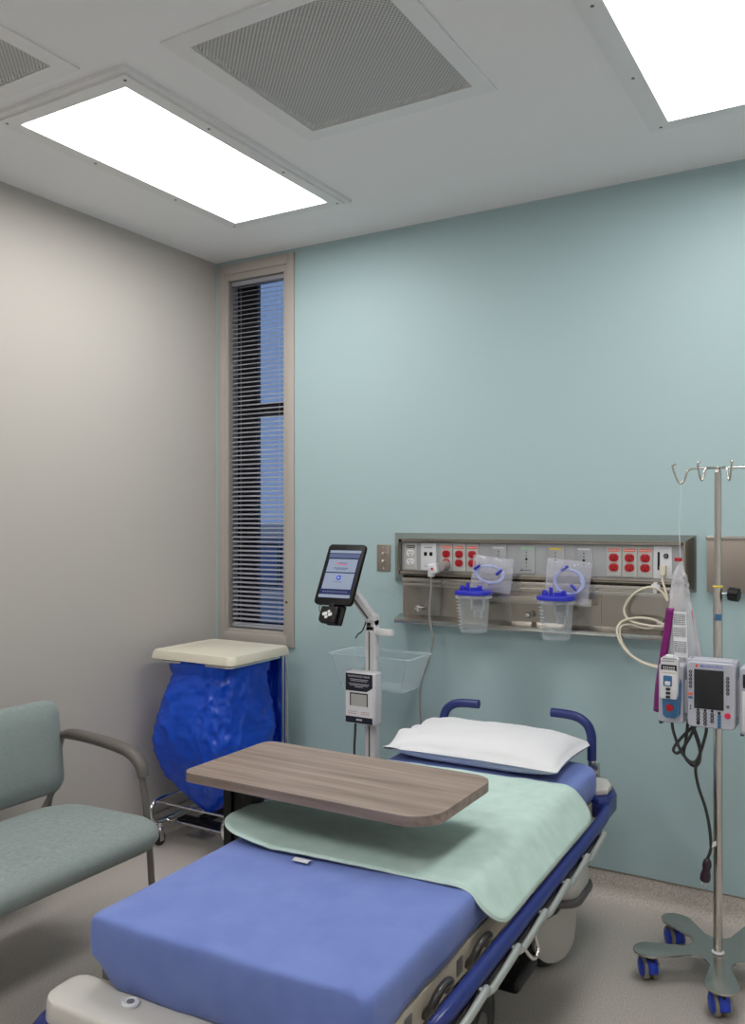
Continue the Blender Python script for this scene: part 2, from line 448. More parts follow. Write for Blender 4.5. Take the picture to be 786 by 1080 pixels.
# low building seen through the window, with the dusk sky behind it
far = thing('building', (-7.5, 11.0, -3.5), 'low grey-blue building outside the narrow window, below dusk sky', 'building')
MB().box(-7, 7, 0, 6, 0, 4.6).build('wall', M['far_wall'], far)
MB().box(-7.2, 7.2, -0.25, 6.2, 4.6, 4.85, 0.03).build('parapet', M['taupe'], far)
MB().box(-7.1, 7.1, -0.1, 0.0, 3.35, 3.5).build('string_course', M['taupe'], far)
for k in range(8):
    f = MB()
    x = -6.2 + k * 1.6
    for a in ((x, x + 0.06), (x + 1.04, x + 1.1)): f.box(a[0], a[1], -0.06, 0, 3.6, 4.45)
    for a in ((3.6, 3.66), (4.39, 4.45)): f.box(x + 0.06, x + 1.04, -0.06, 0, a[0], a[1])
    fo = f.build('window_frame', M['mullion'], far)
    MB().box(x + 0.06, x + 1.04, -0.03, 0, 3.66, 4.39).build('pane', M['far_glass'], fo)

# ------------------------------------------------------------------ ceiling fixtures
LBL = ['lit ceiling light panel at the left, above the window corner', 'lit ceiling light panel at the right, cut by the photo edge',
       'unseen ceiling light panel added behind the camera on the chair side, for fill light', 'unseen ceiling light panel added behind the camera at the rear right, for fill light']
for i, (x0, x1, y0, y1) in enumerate(LIGHTS):
    cx, cy = (x0 + x1) / 2, (y0 + y1) / 2; a, b = (x1 - x0) / 2, (y1 - y0) / 2
    L = thing('ceiling_light', (cx, cy, H), LBL[i], 'light', group='recessed ceiling lights')
    f = MB(); f.slab([-a - .072, -a, a, a + .072], [-b - .072, -b, b, b + .072], -0.011, 0.0, [(-a, a, -b, b)])
    f.slab([-a - .05, -a - .0005, a + .0005, a + .05], [-b - .05, -b - .0005, b + .0005, b + .05], -0.019, -0.0105, [(-a - .0005, a + .0005, -b - .0005, b + .0005)])
    f.build('frame', M['white_metal'], L)
    MB().box(-a, a, -b, b, -0.008, -0.0005).build('diffuser', M['diffuser'], L)
    for sx in (-1, 1):
        for fy in (-1, -0.36, 0.36, 1):
            MB().cyl((sx * (a + .03), fy * (b + .03), -0.0205), (sx * (a + .03), fy * (b + .03), -0.018), 0.005, seg=10).build('screw', M['screw'], L)
VL = ['large perforated square ceiling vent between the two ceiling lights', 'perforated ceiling vent in the top left corner, cut by the photo edge']
for i, (x0, x1, y0, y1) in enumerate(VENTS):
    cx, cy = (x0 + x1) / 2, (y0 + y1) / 2; a, b = (x1 - x0) / 2, (y1 - y0) / 2
    V = thing('ceiling_vent', (cx, cy, H), VL[i], 'vent', group='perforated ceiling vents')
    MB().slab([-a - .055, -a, a, a + .055], [-b - .055, -b, b, b + .055], -0.006, 0.0, [(-a, a, -b, b)]).build('frame', M['white_metal'], V)
    MB().grid(lambda u, v: (-a + 2 * a * u, -b + 2 * b * v, -0.002), 1, 1).build('perforated_face', M['perf'], V)
    p = MB(); p.box(-a + .001, a - .001, -b + .001, b - .001, 0.016, 0.03)
    p.box(-a + .001, a - .001, -b + .001, b - .001, 0.09, 0.1)
    p.build('filter_pad', M['filter'], V)

# ------------------------------------------------------------------ headwall units
hw = thing('headwall_unit', (1.665, 0, 1.02), 'long stainless steel medical headwall with red outlets above the stretcher', 'headwall')
def rect_ring(x0, x1, z0, z1, y): return [(x0, y, z0), (x1, y, z0), (x1, y, z1), (x0, y, z1)]
h = MB()   # chamfered surround, open face
h.loft([rect_ring(-.63, .635, .165, .375, 0), rect_ring(-.63, .635, .165, .375, -.006), rect_ring(-.588, .605, .195, .352, -.055),
        rect_ring(-.583, .600, .199, .347, -.055), rect_ring(-.583, .600, .199, .347, -.022)], cap=(True, True))
h.build('housing', M['steel'], hw, sharp=20)
MB().box(-.582, .599, -.030, -.021, .212, .336, .001).build('face_panel', M['face_grey'], hw)
q = MB(); q.box(-.582, .599, -.05, -.022, .1995, .211, .002); q.box(-.575, .59, -.046, -.024, .3375, .3465, .001)
q.build('lip', M['steel'], hw)
lp = MB(); lp.box(-.578, .590, -.026, 0, .0, .164); lp.box(-.1, -.094, -.0285, -.024, .03, .16); lp.box(.285, .291, -.0285, -.024, .03, .16)
lp.build('lower_panel', M['steel'], hw)
rl = MB(); rl.box(-.572, .592, -.05, -.02, .168, .183, .002); rl.box(-.572, .592, -.046, -.02, .150, .160, .002); rl.box(-.572, .592, -.034, -.02, .145, .19)
rl.build('equipment_rail', M['satin'], hw)
lg = MB(); lg.prism([(0, .0), (-.075, -.012), (-.078, -.008), (-.078, .006), (-.026, .022), (0, .022)], -.595, .605, .0015,
                    Matrix(((0, 0, 1, 0), (1, 0, 0, 0), (0, 1, 0, 0), (0, 0, 0, 1))))
lg.build('ledge', M['satin'], hw)
cr = MB(); cr.box(-.15, .268, -.075, -.026, .100, .128, .002)
cr.build('canister_rail', M['satin'], hw)
for kx in (-.49, .007, .515):
    k = MB(); k.cyl((kx, -.026, .052), (kx, -.05, .052), .006, seg=12); k.lathe([(.004, 0), (.012, .002), (.013, .014), (.009, .02), (.002, .021)], (kx, -.05, .052), (0, -1, 0), 16)
    k.build('knob', M['chrome'], hw)
PX0 = -1.665
FY = -.030
def receptacle(par, cx, z, m, slot):
    r = MB(); r.prism(rrect(.036, .030, (.013, .013, .013, .013), 5), 0, .0035, .001, T(cx, FY - .004, z) @ FACE)
    o = r.build('receptacle', m, par)
    s = MB()
    for dx in (-.0065, .0065): s.box(cx + dx - .0012, cx + dx + .0012, FY - .0085, FY - .006, z + .0005, z + .0085)
    s.cyl((cx, FY - .0085, z - .007), (cx, FY - .006, z - .007), .0028, seg=10)
    s.build('slots', slot, o)
def plate(x0, x1, z0, z1, m):
    p = MB(); p.prism(rrect(x1 - x0, z1 - z0, .003, 3), 0, .004, .001, T((x0 + x1) / 2, FY, (z0 + z1) / 2) @ FACE)
    return p.build('outlet_plate', m, hw)
z0, z1 = .217, .331
def outlet(x0, x1, m_rec, lab, pm):
    x0 += PX0; x1 += PX0
    p = plate(x0, x1, z0, z1, pm); cx = (x0 + x1) / 2
    receptacle(p, cx, .288, m_rec, M['black']); receptacle(p, cx, .251, m_rec, M['black'])
    b = MB(); b.box(cx - .021, cx + .021, FY - .0046, FY - .003, .311, .322); lb = b.build('circuit_label', lab, p)
    t = MB()
    for k in range(4): t.box(cx - .018 + k * .0098, cx - .0115 + k * .0098, FY - .0051, FY - .0042, .3145, .3185)
    t.build('print', M['plate_white'] if lab is not M['plate_white'] else M['grey_text'], lb)
outlet(1.098, 1.158, M['white'], M['black'], M['plate_grey'])
for x0_, x1_ in ((1.272, 1.327), (1.330, 1.388), (1.392, 1.446), (1.978, 2.034), (2.038, 2.092), (2.096, 2.150)):
    outlet(x0_, x1_, M['red'], M['orange'], M['plate_grey'])
p = plate(1.178 + PX0, 1.252 + PX0, z0, z1, M['plate_white'])
j = MB()
for dx in (-.014, .012): j.box(1.215 + PX0 + dx - .007, 1.215 + PX0 + dx + .007, FY - .0052, FY - .003, .278, .294)
j.build('data_jack', M['black'], p)
t = MB()
for k in range(5): t.box(1.195 + PX0 + k * .008, 1.2005 + PX0 + k * .008, FY - .0047, FY - .0035, .311, .316); t.box(1.195 + PX0 + k * .008, 1.2 + PX0 + k * .008, FY - .0047, FY - .0035, .232, .235)
t.build('print', M['grey_text'], p)
def gas(x0, x1, col, big=False):
    x0 += PX0; x1 += PX0; cx = (x0 + x1) / 2
    p = plate(x0, x1, z0 if big else .235, z1, M['face_grey'])
    b = MB(); b.box(cx - .024, cx + .024, FY - .0047, FY - .003, .314, .321); b.build('gas_label', col, p)
    s = MB()
    for zz, rr in ((.302, .0022), (.288, .0022), (.274, .005), (.258, .0022), (.244, .0016)):
        s.cyl((cx, FY - .006, zz), (cx, FY - .003, zz), rr, seg=12)
    s.build('port', M['black'], p)
    if big:
        t = MB(); t.cyl((cx - .02, FY - .005, .229), (cx - .02, FY - .003, .229), .004, seg=12)
        for k in range(4): t.box(cx - .012 + k * .009, cx - .006 + k * .009, FY - .0047, FY - .0035, .2275, .2305)
        t.build('print', M['key_black'], p)
gas(1.501, 1.571, M['plate_white']); gas(1.620, 1.692, M['green'], True); gas(1.739, 1.813, M['yellow']); gas(1.855, 1.925, M['plate_white'])
p = plate(2.153 + PX0, 2.219 + PX0, z0 - .004, z1 + .002, M['plate_white'])
s = MB(); s.box(2.168 + PX0, 2.176 + PX0, FY - .0052, FY - .003, .245, .312); s.build('connector_slot', M['black'], p)
s = MB(); s.cyl((2.199 + PX0, FY - .003, .298), (2.199 + PX0, FY - .009, .298), .009, seg=18); s.build('call_jack', M['black'], p)
s = MB(); s.cyl((2.199 + PX0, FY - .009, .298), (2.199 + PX0, FY - .0105, .298), .005, seg=14); s.build('call_jack', M['grey_text'], p)

h2 = thing('service_panel', (2.64, 0, 1.19), 'plain brushed steel wall panel with yellow sticker, right of the long headwall', 'headwall')
MB().box(-.30, .30, -.03, 0, .0, .2, .003).build('housing', M['steel_plate'], h2)
MB().box(-.302, .302, -.036, 0, .19, .203, .002).build('top_lip', M['satin'], h2)
MB().box(-.13, -.085, -.0315, -.029, .052, .07).build('sticker', M['yellow'], h2)
s = MB(); s.box(-.083, -.062, -.0315, -.029, .052, .07); s.box(-.155, -.13, -.0315, -.029, .052, .07); s.build('sticker', M['plate_white'], h2)

wp = thing('wall_plate', (.976, 0, 1.283), 'small taupe metal wall plate left of the long headwall', 'wall plate')
MB().prism(rrect(.068, .118, .003, 3), 0, .005, .0015, FACE).build('cover', M['steel_plate'], wp)
for zz in (.02, -.015):
    k = MB(); k.cyl((0, -.005, zz), (0, -.012, zz), .009, .007, 14, .001); k.cyl((0, -.012, zz), (0, -.02, zz), .004, seg=10); k.build('jack', M['chrome'], wp)
for zz in (.047, -.045):
    MB().cyl((0, -.004, zz), (0, -.0065, zz), .0035, seg=10).build('screw', M['chrome'], wp)

# stretcher power cord plugged in the headwall
pc = thing('power_cord', (1.3, -.035, 1.26), 'grey power cord hanging from the headwall outlet down behind the pillow', 'cord')
k = MB(); k.cyl((0, 0, 0), (0, -.05, -.004), .021, .018, 20, .003); k.build('plug_base', M['cable_grey'], pc)
k = MB(); k.box(-.052, -.012, -.072, -.04, -.035, .01, .008, 3, RY(-14)); k.box(-.055, -.03, -.068, -.042, -.048, -.02, .007, 3); k.build('plug', M['plate_white'], pc)
MB().box(-.036, -.026, -.0735, -.070, -.018, -.008).build('plug_mark', M['red'], pc)
MB().tube([(-.045, -.055, -.045), (-.045, -.052, -.09), (-.052, -.05, -.16), (-.056, -.045, -.22), (-.05, -.042, -.27), (-.043, -.04, -.32), (-.062, -.04, -.4), (-.098, -.04, -.5), (-.104, -.04, -.6), (-.095, -.04, -.7), (-.07, -.04, -.85), (-.03, -.06, -1.0)], .0042, 8, sub=5).build('cord', M['cable_grey'], pc)

# nurse call cord
nc = thing('call_cord', (2.188, -.034, 1.265), 'cream looped call cord plugged into the white headwall plate', 'cord')
k = MB(); k.box(-.008, .014, -.03, -.002, -.018, .018, .004, 2); k.cyl((.002, -.018, -.016), (.0, -.02, -.04), .006, .004, 12); k.build('plug', M['cable_cream'], nc)
k = MB(); k.box(-.038, -.006, -.026, -.012, -.068, -.052, .003); k.box(-.03, -.016, -.03, -.01, -.085, -.045, .003); k.build('cord_clip', M['plate_white'], nc)
MB().tube([(.0, -.02, -.035), (.012, -.024, -.07), (.022, -.03, -.11), (.0, -.032, -.075), (-.045, -.03, -.062), (-.1, -.03, -.09), (-.135, -.03, -.145), (-.12, -.032, -.185), (-.075, -.034, -.2), (-.02, -.034, -.205),
           (.012, -.036, -.2), (-.03, -.036, -.18), (-.09, -.036, -.178), (-.142, -.04, -.195), (-.155, -.056, -.235), (-.125, -.062, -.295), (-.07, -.062, -.335), (-.01, -.062, -.352), (.05, -.062, -.36)], .0043, 8, sub=6).build('cord', M['cable_cream'], nc)
MB().tube([(.02, -.03, -.19), (-.05, -.03, -.215), (-.11, -.028, -.205), (-.146, -.04, -.215), (-.138, -.056, -.265), (-.1, -.058, -.315), (-.04, -.058, -.342), (.05, -.058, -.352)], .0038, 8, sub=6).build('cord', M['cable_cream'], nc)

# ------------------------------------------------------------------ suction canisters and tubing pouches
def canister(loc, label):
    c = thing('suction_canister', loc, label, 'canister', group='suction canisters on the headwall')
    def ring(w_, z): return [(x, y, z) for x, y in rrect(w_, w_ * .92, w_ * .3, 5)]
    MB().loft([ring(.088, .0), ring(.096, .003), ring(.1, .012), ring(.118, .148), ring(.122, .15), ring(.116, .15), ring(.097, .012), ring(.085, .006)], cap=(True, True)).build('jar', M['clear'], c)
    MB().loft([ring(.122, .138), ring(.134, .139), ring(.134, .152), ring(.122, .153)]).build('rim', M['pouch'], c)
    l = MB(); l.loft([ring(.126, .151), ring(.139, .153), ring(.141, .163), ring(.136, .168), ring(.08, .172)])
    for (x, y, r, hh) in ((-.04, -.02, .009, .022), (-.012, -.03, .008, .034), (.035, -.02, .010, .022), (.02, .02, .009, .016)):
        l.cyl((x, y, .165), (x, y, .168 + hh), r, r * .9, 14, .002)
    l.box(-.048, -.028, -.03, -.01, .168, .185, .003); l.box(.0, .03, -.034, -.02, .168, .184, .003)
    l.build('lid', M['blue_lid'], c)
    MB().loft([[(x + .018, y, z_) for x, y in rrect(w_, w_ * .8, w_ * .2, 3)] for w_, z_ in ((.03, .06), (.034, .088), (.05, .09), (.056, .148))]).build('filter_cup', M['pouch'], c)
    g = MB()
    for k in range(9): g.box(-.047 - k * .0008, -.034 - k * .0008 + (.006 if k % 2 else 0), -.047 - k * .001, -.0462 - k * .001, .022 + k * .013, .0232 + k * .013)
    g.build('graduations', M['plate_white'], c)
    b = MB(); b.box(-.03, .03, .055, .078, .10, .13, .003); b.build('bracket', M['satin'], c)
    return c
canister((1.477, -.15, 1.0), 'left clear suction canister with blue lid, nearer the power plug')
canister((1.820, -.15, .995), 'right clear suction canister with blue lid, nearer the IV pole')
def pouch(loc, label, wq, hq, tilt, coil):
    c = thing('tubing_pouch', loc, label, 'pouch', group='tubing pouches behind the canisters'); c.rotation_euler = (0, math.radians(tilt), 0)
    def fn(s):
        def g(u, v):
            x = (u - .5) * wq; z_ = (v - .5) * hq
            th = .016 * (1 - (2 * u - 1) ** 4) * (1 - (2 * v - 1) ** 4)
            wob = noise.noise((x * 22, z_ * 22, loc[0] + s)) * .012 + noise.noise((x * 55, z_ * 40, loc[0] + s)) * .005
            return (x, -s * th + wob * (.4 + th * 40), z_)
        return g
    m = MB(); m.grid(fn(1), 22, 22); m.grid(fn(-1), 22, 22)
    m.build('film', M['pouch'], c, sharp=180)
    MB().tube([(coil[0] + (coil[2] + .004 * k / 10) * math.cos(k * .5), -.002 + .0035 * math.sin(k), coil[1] + coil[3] * math.sin(k * .5)) for k in range(30)], .0045, 8, sub=2).build('tubing', M['tubing'], c)
    for (x, z_, a) in coil[4]:
        e = Vector((math.cos(math.radians(a)), 0, math.sin(math.radians(a)))) * .016
        MB().cyl(Vector((x, -.012, z_)) - e, Vector((x, -.012, z_)) + e, .006, .0045, 12, .001).build('connector', M['blue_lid'], c)
pouch((1.532, -.095, 1.232), 'clear pouch of coiled blue tubing behind the left suction canister', .175, .14, 6, (-.01, 0, .052, .034, [(-.062, .022, 40), (.035, .014, 45)]))
pouch((1.845, -.095, 1.215), 'clear pouch of coiled blue tubing behind the right suction canister', .175, .165, 5, (.005, .0, .05, .046, [(-.012, .05, 40), (.03, -.02, -40)]))

# ------------------------------------------------------------------ IV pole
IX, IY = 2.445, -.462
iv = thing('iv_pole', (IX, IY, 0), 'stainless rolling IV pole with blue casters on five-lobed base', 'iv pole')
base = MB()
NL = 5; A0 = 209; out = []
BC = (0, .022); R0 = .213
arms = [Vector((math.cos(math.radians(A0 + 72 * i)), math.sin(math.radians(A0 + 72 * i)))) for i in range(NL)]
def smin(a, b, k):
    h = max(0, min(1, .5 + .5 * (b - a) / k)); return b + (a - b) * h - k * h * (1 - h)
def base_sdf(p):
    f = p.length - .070
    for e in arms:
        along = p.dot(e); side = abs(p.x * e.y - p.y * e.x)
        t = max(0, min(R0, along)); cap = math.hypot(along - t, side) - .029
        lobe = math.hypot((along - R0 + .006) / 1.22, side) - .050
        f = smin(f, smin(cap, lobe, .02), .045)
    return f
for k in range(300):
    e = Vector((math.cos(2 * PI * k / 300), math.sin(2 * PI * k / 300))); q = .30
    while q > .03 and base_sdf(e * q) > 0: q -= .001
    out.append((BC[0] + e.x * q, BC[1] + e.y * q))
base.prism(out, .092, .098, .0015)
base.build('base', M['satin'], iv)
for i in range(NL):
    a = math.radians(A0 + 72 * i); cx, cy = BC[0] + .213 * math.cos(a), BC[1] + .213 * math.sin(a)
    sw = [.62, .55, .3, .1, .68][i]      # each caster swivelled its own way
    ax = Vector((math.cos(sw), math.sin(sw), 0)); fw_ = Vector((-math.sin(sw), math.cos(sw), 0))
    c0 = Vector((cx, cy, .036)) + fw_ * .016
    k = MB(); k.cyl((cx, cy, .07), (cx, cy, .093), .014, seg=16); k.cyl(c0 - ax * .008, c0 + ax * .008, .012, seg=12)
    k.box(cx - .012, cx + .012, cy - .012, cy + .014, .05, .082, .004)
    co = k.build('caster', M['black'], iv)
    for s in (-1, 1):
        k = MB(); k.lathe([(.028, -.009), (.034, -.008), (.036, -.004), (.036, .004), (.034, .008), (.028, .009)], c0 + ax * (s * .015), ax, 26); k.build('tread', M['tread'], co)
        k = MB(); k.lathe([(.002, -.002), (.029, -.001), (.028, .003), (.02, .006), (.002, .007)], c0 + ax * (s * .023), ax * s, 22); k.build('wheel_cap', M['caster_blue'], co)
    # curved mudguard
    def guard(u, v, c0=c0, ax=ax, fw_=fw_):
        an = math.radians(-10 + 150 * u); r = .0372
        return c0 + ax * ((v - .5) * .030) + fw_ * (-r * math.cos(an)) + Vector((0, 0, r * math.sin(an)))
    k = MB(); k.grid(guard, 14, 2); g = k.build('guard', M['caster_blue'], co); md = g.modifiers.new('s', 'SOLIDIFY'); md.thickness = .003
MB().cyl((0, 0, .098), (0, 0, 1.245), .0138, seg=24, bev=.001).build('lower_tube', M['satin'], iv)
MB().cyl((0, 0, 1.2), (0, 0, 1.6), .0105, seg=24).build('upper_tube', M['satin'], iv)
MB().cyl((0, 0, 1.6), (0, 0, 1.617), .0105, .005, 20).build('tube_tip', M['satin'], iv)
MB().lathe([(.0140, 0), (.0147, .001), (.0147, .005), (.0140, .006)], (0, 0, 1.240)).build('collar', M['yellow'], iv)
MB().lathe([(.0142, 0), (.018, .002), (.019, .006), (.0142, .009)], (0, 0, .098)).build('collar', M['white'], iv)
k = MB(); k.cyl((.01, -.002, 1.222), (.035, -.006, 1.222), .005, seg=12); k.build('knob_stem', M['chrome'], iv)
k = MB(); kp = []
for i in range(48):
    a = 2 * PI * i / 48; rr = .0195 + .0028 * math.cos(6 * a); kp.append((rr * math.cos(a), rr * math.sin(a)))
k.prism(kp, 0, .03, .004, frame_mtx((.033, -.006, 1.222), (.063, -.012, 1.220))); k.build('clamp_knob', M['black'], iv)
st = MB(); st.grid(lambda u, v: (.0142 * math.sin(-.5 + 1.5 * u), -.0142 * math.cos(-.5 + 1.5 * u), 1.138 + .02 * v), 8, 1); st.build('sticker', M['pump_blue'], iv)
def hook(ang, L, dip):
    a = math.radians(ang); e = Vector((math.cos(a), math.sin(a), 0)); Z = Vector((0, 0, 1))
    pts = [e * .0 + Z * 1.613, e * (L * .35) + Z * 1.613, e * (L * .62) + Z * 1.612, e * (L * .72) + Z * 1.602, e * (L * .78) + Z * (1.613 - dip * .75), e * (L * .87) + Z * (1.613 - dip), e * (L * .96) + Z * (1.613 - dip * .7), e * (L * 1.06) + Z * 1.618, e * (L * 1.05) + Z * 1.628, e * (L * .98) + Z * 1.628]
    k = MB(); k.tube(pts, .0034, 10, sub=5); k.build('hook', M['satin'], iv)
hook(180, .128, .046); hook(0, .128, .046); hook(240, .085, .04); hook(300, .10, .042)

# ------------------------------------------------------------------ infusion pump and its modules (on the pole)
def case(mb, w_, h_, d_, r, taper=1.0):
    rings = []
    for y, s in ((0, .96), (-.006, 1.0), (-d_ + .012, 1.0), (-d_ + .003, .985), (-d_, .955)):
        rings.append([(x * s * (1 + (taper - 1) * (zz / h_ + .5)), y, zz * (s if s < 1 else 1)) for x, zz in rrect(w_, h_, r, 5)])
    return mb.loft(rings)
pu = thing('infusion_pump', (2.445, -.505, .925), 'large grey infusion pump controller with dark screen and keypad on the IV pole', 'pump')
case(MB(), .136, .2, .085, .012, 1.03).build('body', M['pump'], pu)
k = MB(); k.box(-.066, .066, -.08, -.012, .097, .104, .003); k.box(-.072, -.055, -.075, -.02, .085, .104, .004); k.box(.055, .072, -.075, -.02, .085, .104, .004); k.build('top_handle', M['pump'], pu)
k = MB(); k.box(-.02, .05, -.004, .06, -.04, .04, .006); k.build('pole_clamp', M['trim_grey'], pu)
F = -.0855
scr = MB().box(-.048, .036, F - .0012, F + .004, -.042, .076, .001).build('screen', M['screen_dark'], pu)
for i in range(5):
    zz = .067 - i * .0112
    for x, dz in ((-.058, 0), (.047, -.012)):
        k = MB(); k.cyl((x, F - .002, zz + dz), (x, F + .002, zz + dz), .0048, seg=16); k.build('soft_key', M['key_black'], pu)
k = MB()
for i in range(5):
    zz = .067 - i * .0112
    k.box(-.0595, -.0565, F - .0026, F, zz - .001, zz + .001); k.box(.0455, .0485, F - .0026, F, zz - .013, zz - .011)
k.build('key_marks', M['plate_white'], pu)
MB().box(-.064, -.052, F - .002, F + .002, -.004, .0035, .001).build('alarm_key', M['orange'], pu)
MB().box(-.064, -.052, F - .002, F + .002, -.0145, -.008, .001).build('power_key', M['pump_blue'], pu)
k = MB()
for i in range(3):
    for jn in range(4 if i != 2 else 3): k.cyl((-.036 + i * .0198, F - .002, -.055 - jn * .0102 - i * .001), (-.036 + i * .0198, F + .002, -.055 - jn * .0102 - i * .001), .0052, seg=16)
    k.cyl((-.036 + i * .0198, F - .002, -.0465), (-.036 + i * .0198, F + .002, -.0465), .0038, seg=14)
k.cyl((.0235, F - .002, -.05), (.0235, F + .002, -.05), .0045, seg=14)
for zz in (-.036, -.045): k.cyl((-.058, F - .002, zz), (-.058, F + .002, zz), .0022, seg=10)
k.build('keypad', M['key_black'], pu)
k = MB()
for zz in (-.06, -.07, -.08, -.09): k.cyl((.0235, F - .002, zz), (.0235, F + .002, zz), .0054, seg=16)
k.build('function_keys', M['pump_blue'], pu)
dg = MB()
for i in range(3):
    for jn in range(3): dg.text(str(7 - 3 * jn + i) if jn < 3 else '0', .007, T(-.036 + i * .0198, F - .0023, -.055 - jn * .0102 - i * .001) @ FACE, .0003)
dg.text('0', .007, T(-.0162, F - .0023, -.0866) @ FACE, .0003)
dg.build('key_digits', M['plate_white'], pu)
MB().cyl((.0465, F - .0025, -.056), (.0465, F + .002, -.056), .0088, seg=22, bev=.001).build('stop_key', M['pink'], pu)
MB().cyl((.0475, F - .002, -.029), (.0475, F + .002, -.029), .0048, seg=16).build('menu_key', M['trim_grey'], pu)
MB().text('BD Alaris PCU', .0105, T(.002, F - .0004, .0862) @ FACE, .0003).build('brand_name', M['caster_blue'], pu)
MB().cyl((-.040, F - .0012, .0865), (-.040, F + .001, .0865), .0042, seg=16).build('brand_mark', M['orange'], pu)

pm = thing('pump_module', (2.3275, -.512, .917), 'narrow pump module with red button, left side of the infusion pump', 'pump module')
case(MB(), .074, .18, .07, .008).build('body', M['pump'], pm)
k = MB(); k.prism([(-.026, -.008 + .02), (.026, .0 + .02), (.026, -.098 + .11 - .02), (.026, .11), (.012, .116), (.007, .121), (-.007, .121), (-.012, .116), (-.026, .11)], 0, .026, .004, T(.0, -.066, 0) @ FACE)
k.build('faceplate', M['white'], pm)
k = MB(); k.prism([(-.024, .01), (.025, .012), (.031, .048), (.033, .03), (.028, -.06), (.016, -.072), (-.012, -.072), (-.021, -.064)], 0, .02, .004, T(0, -.066, 0) @ FACE); k.build('lower_housing', M['pump_blue'], pm)
k = MB(); k.prism(rrect(.05, .088, .006, 4, 0, .052), 0, .012, .002, T(-.002, -.083, -.02) @ FACE); k.build('faceplate', M['white'], pm)
MB().box(-.024, .022, -.0945, -.085, .062, .092, .001).build('display', M['screen_dark'], pm)
t = MB()
for r_ in range(2):
    for k_ in range(6): t.box(-.018 + k_ * .006, -.014 + k_ * .006, -.0952, -.0942, .082 - r_ * .007, .087 - r_ * .007)
t.build('display_digits', M['plate_grey'], pm)
MB().box(-.022, .02, -.0952, -.0942, .066, .0695).build('display_strip', M['deck'], pm)
t = MB()
for zz, n_ in ((.109, 7), (.1015, 6)):
    for k_ in range(n_): t.box(-.021 + k_ * .0062, -.0165 + k_ * .0062, -.0928, -.0915, zz, zz + .0028)
t.build('print', M['grey_text'], pm)
MB().prism(rrect(.026, .032, .003, 3), 0, .002, .0005, T(-.004, -.095, .043) @ FACE).build('channel_key', M['pump_blue'], pm)
MB().prism(rrect(.016, .012, .002, 3), 0, .002, .0005, T(-.004, -.0965, .036) @ FACE).build('key_cap', M['white'], pm)
k = MB()
for zz in (.018, .006, -.006): k.prism(rrect(.014, .008, .003, 3), 0, .002, .0005, T(-.003, -.095, zz) @ FACE)
k.build('keys', M['key_black'], pm)
MB().cyl((.0, -.084, -.04), (.0, -.092, -.04), .0115, .0105, 22, .002).build('red_button', M['red'], pm)
MB().box(-.04, -.03, -.05, -.01, -.1, -.085, .002).build('foot', M['key_black'], pm)
MB().box(.03, .047, -.05, -.012, -.06, .04, .004).build('latch', M['pump'], pm)

pm2 = thing('pump_module', (2.5625, -.51, .915), 'grey pump module at the right photo edge, beside the infusion pump', 'pump module')
case(MB(), .078, .2, .07, .008).build('body', M['pump'], pm2)
MB().box(-.03, .03, -.0745, -.066, .04, .08, .002).build('display', M['screen_dark'], pm2)
MB().box(-.032, .032, -.076, -.066, -.09, .03, .004).build('door', M['white'], pm2)
MB().box(-.04, -.03, -.05, -.01, -.108, -.09, .002).build('foot', M['key_black'], pm2)
MB().box(-.05, -.035, -.05, -.012, -.05, .06, .004).build('latch', M['pump'], pm2)

pcd = thing('power_cord', (2.38, -.535, .82), 'black coiled pump power cord with dark plug hanging beside the IV pole', 'cord')
cpts = [(.045, 0, .01), (.04, 0, -.03), (.02, -.005, -.1), (.0, -.006, -.115), (-.03, 0, -.09), (-.055, .004, -.03), (-.06, .004, .015)]
MB().tube(cpts, .0048, 8, sub=6).build('cord', M['cable_black'], pcd)
MB().tube([(.02, .008, .01), (-.03, .006, -.045), (-.055, .004, -.085), (-.04, .004, -.094), (-.01, .0, -.05), (.015, -.004, .005)], .0048, 8, sub=6).build('cord', M['cable_black'], pcd)
MB().tube([(-.012, .01, .012), (-.02, .012, -.06), (-.025, .012, -.1), (.0, .012, -.13), (.02, .008, -.118), (.022, .004, -.07), (.0, 0, -.0), (-.004, 0, .01)], .0048, 8, sub=6).build('cord', M['cable_black'], pcd)
MB().tube([(.0, -.004, .012), (.024, -.004, -.06), (.024, -.004, -.1), (.012, -.002, -.135), (.02, 0, -.19), (.04, 0, -.25), (.052, 0, -.31), (.056, 0, -.37), (.045, 0, -.41)], .0048, 8, sub=6).build('cord', M['cable_black'], pcd)
k = MB(); k.lathe([(.006, 0), (.011, .006), (.014, .02), (.011, .035), (.015, .05), (.016, .066), (.012, .072)], (.047, 0, -.405), (-.12, 0, -1), 18); k.build('plug', M['plug_purple'], pcd)
k = MB()
for dx in (-.007, .006): k.box(.037 + dx - .0015, .037 + dx + .0015, -.003, .003, -.492, -.474)
k.build('prongs', M['chrome'], pcd)
MB().grid(lambda u, v: (.052 + .02 * u, -.004 + .004 * v, -.372 + .012 * u + .014 * v), 2, 2).build('cord_tag', M['plate_white'], pcd)

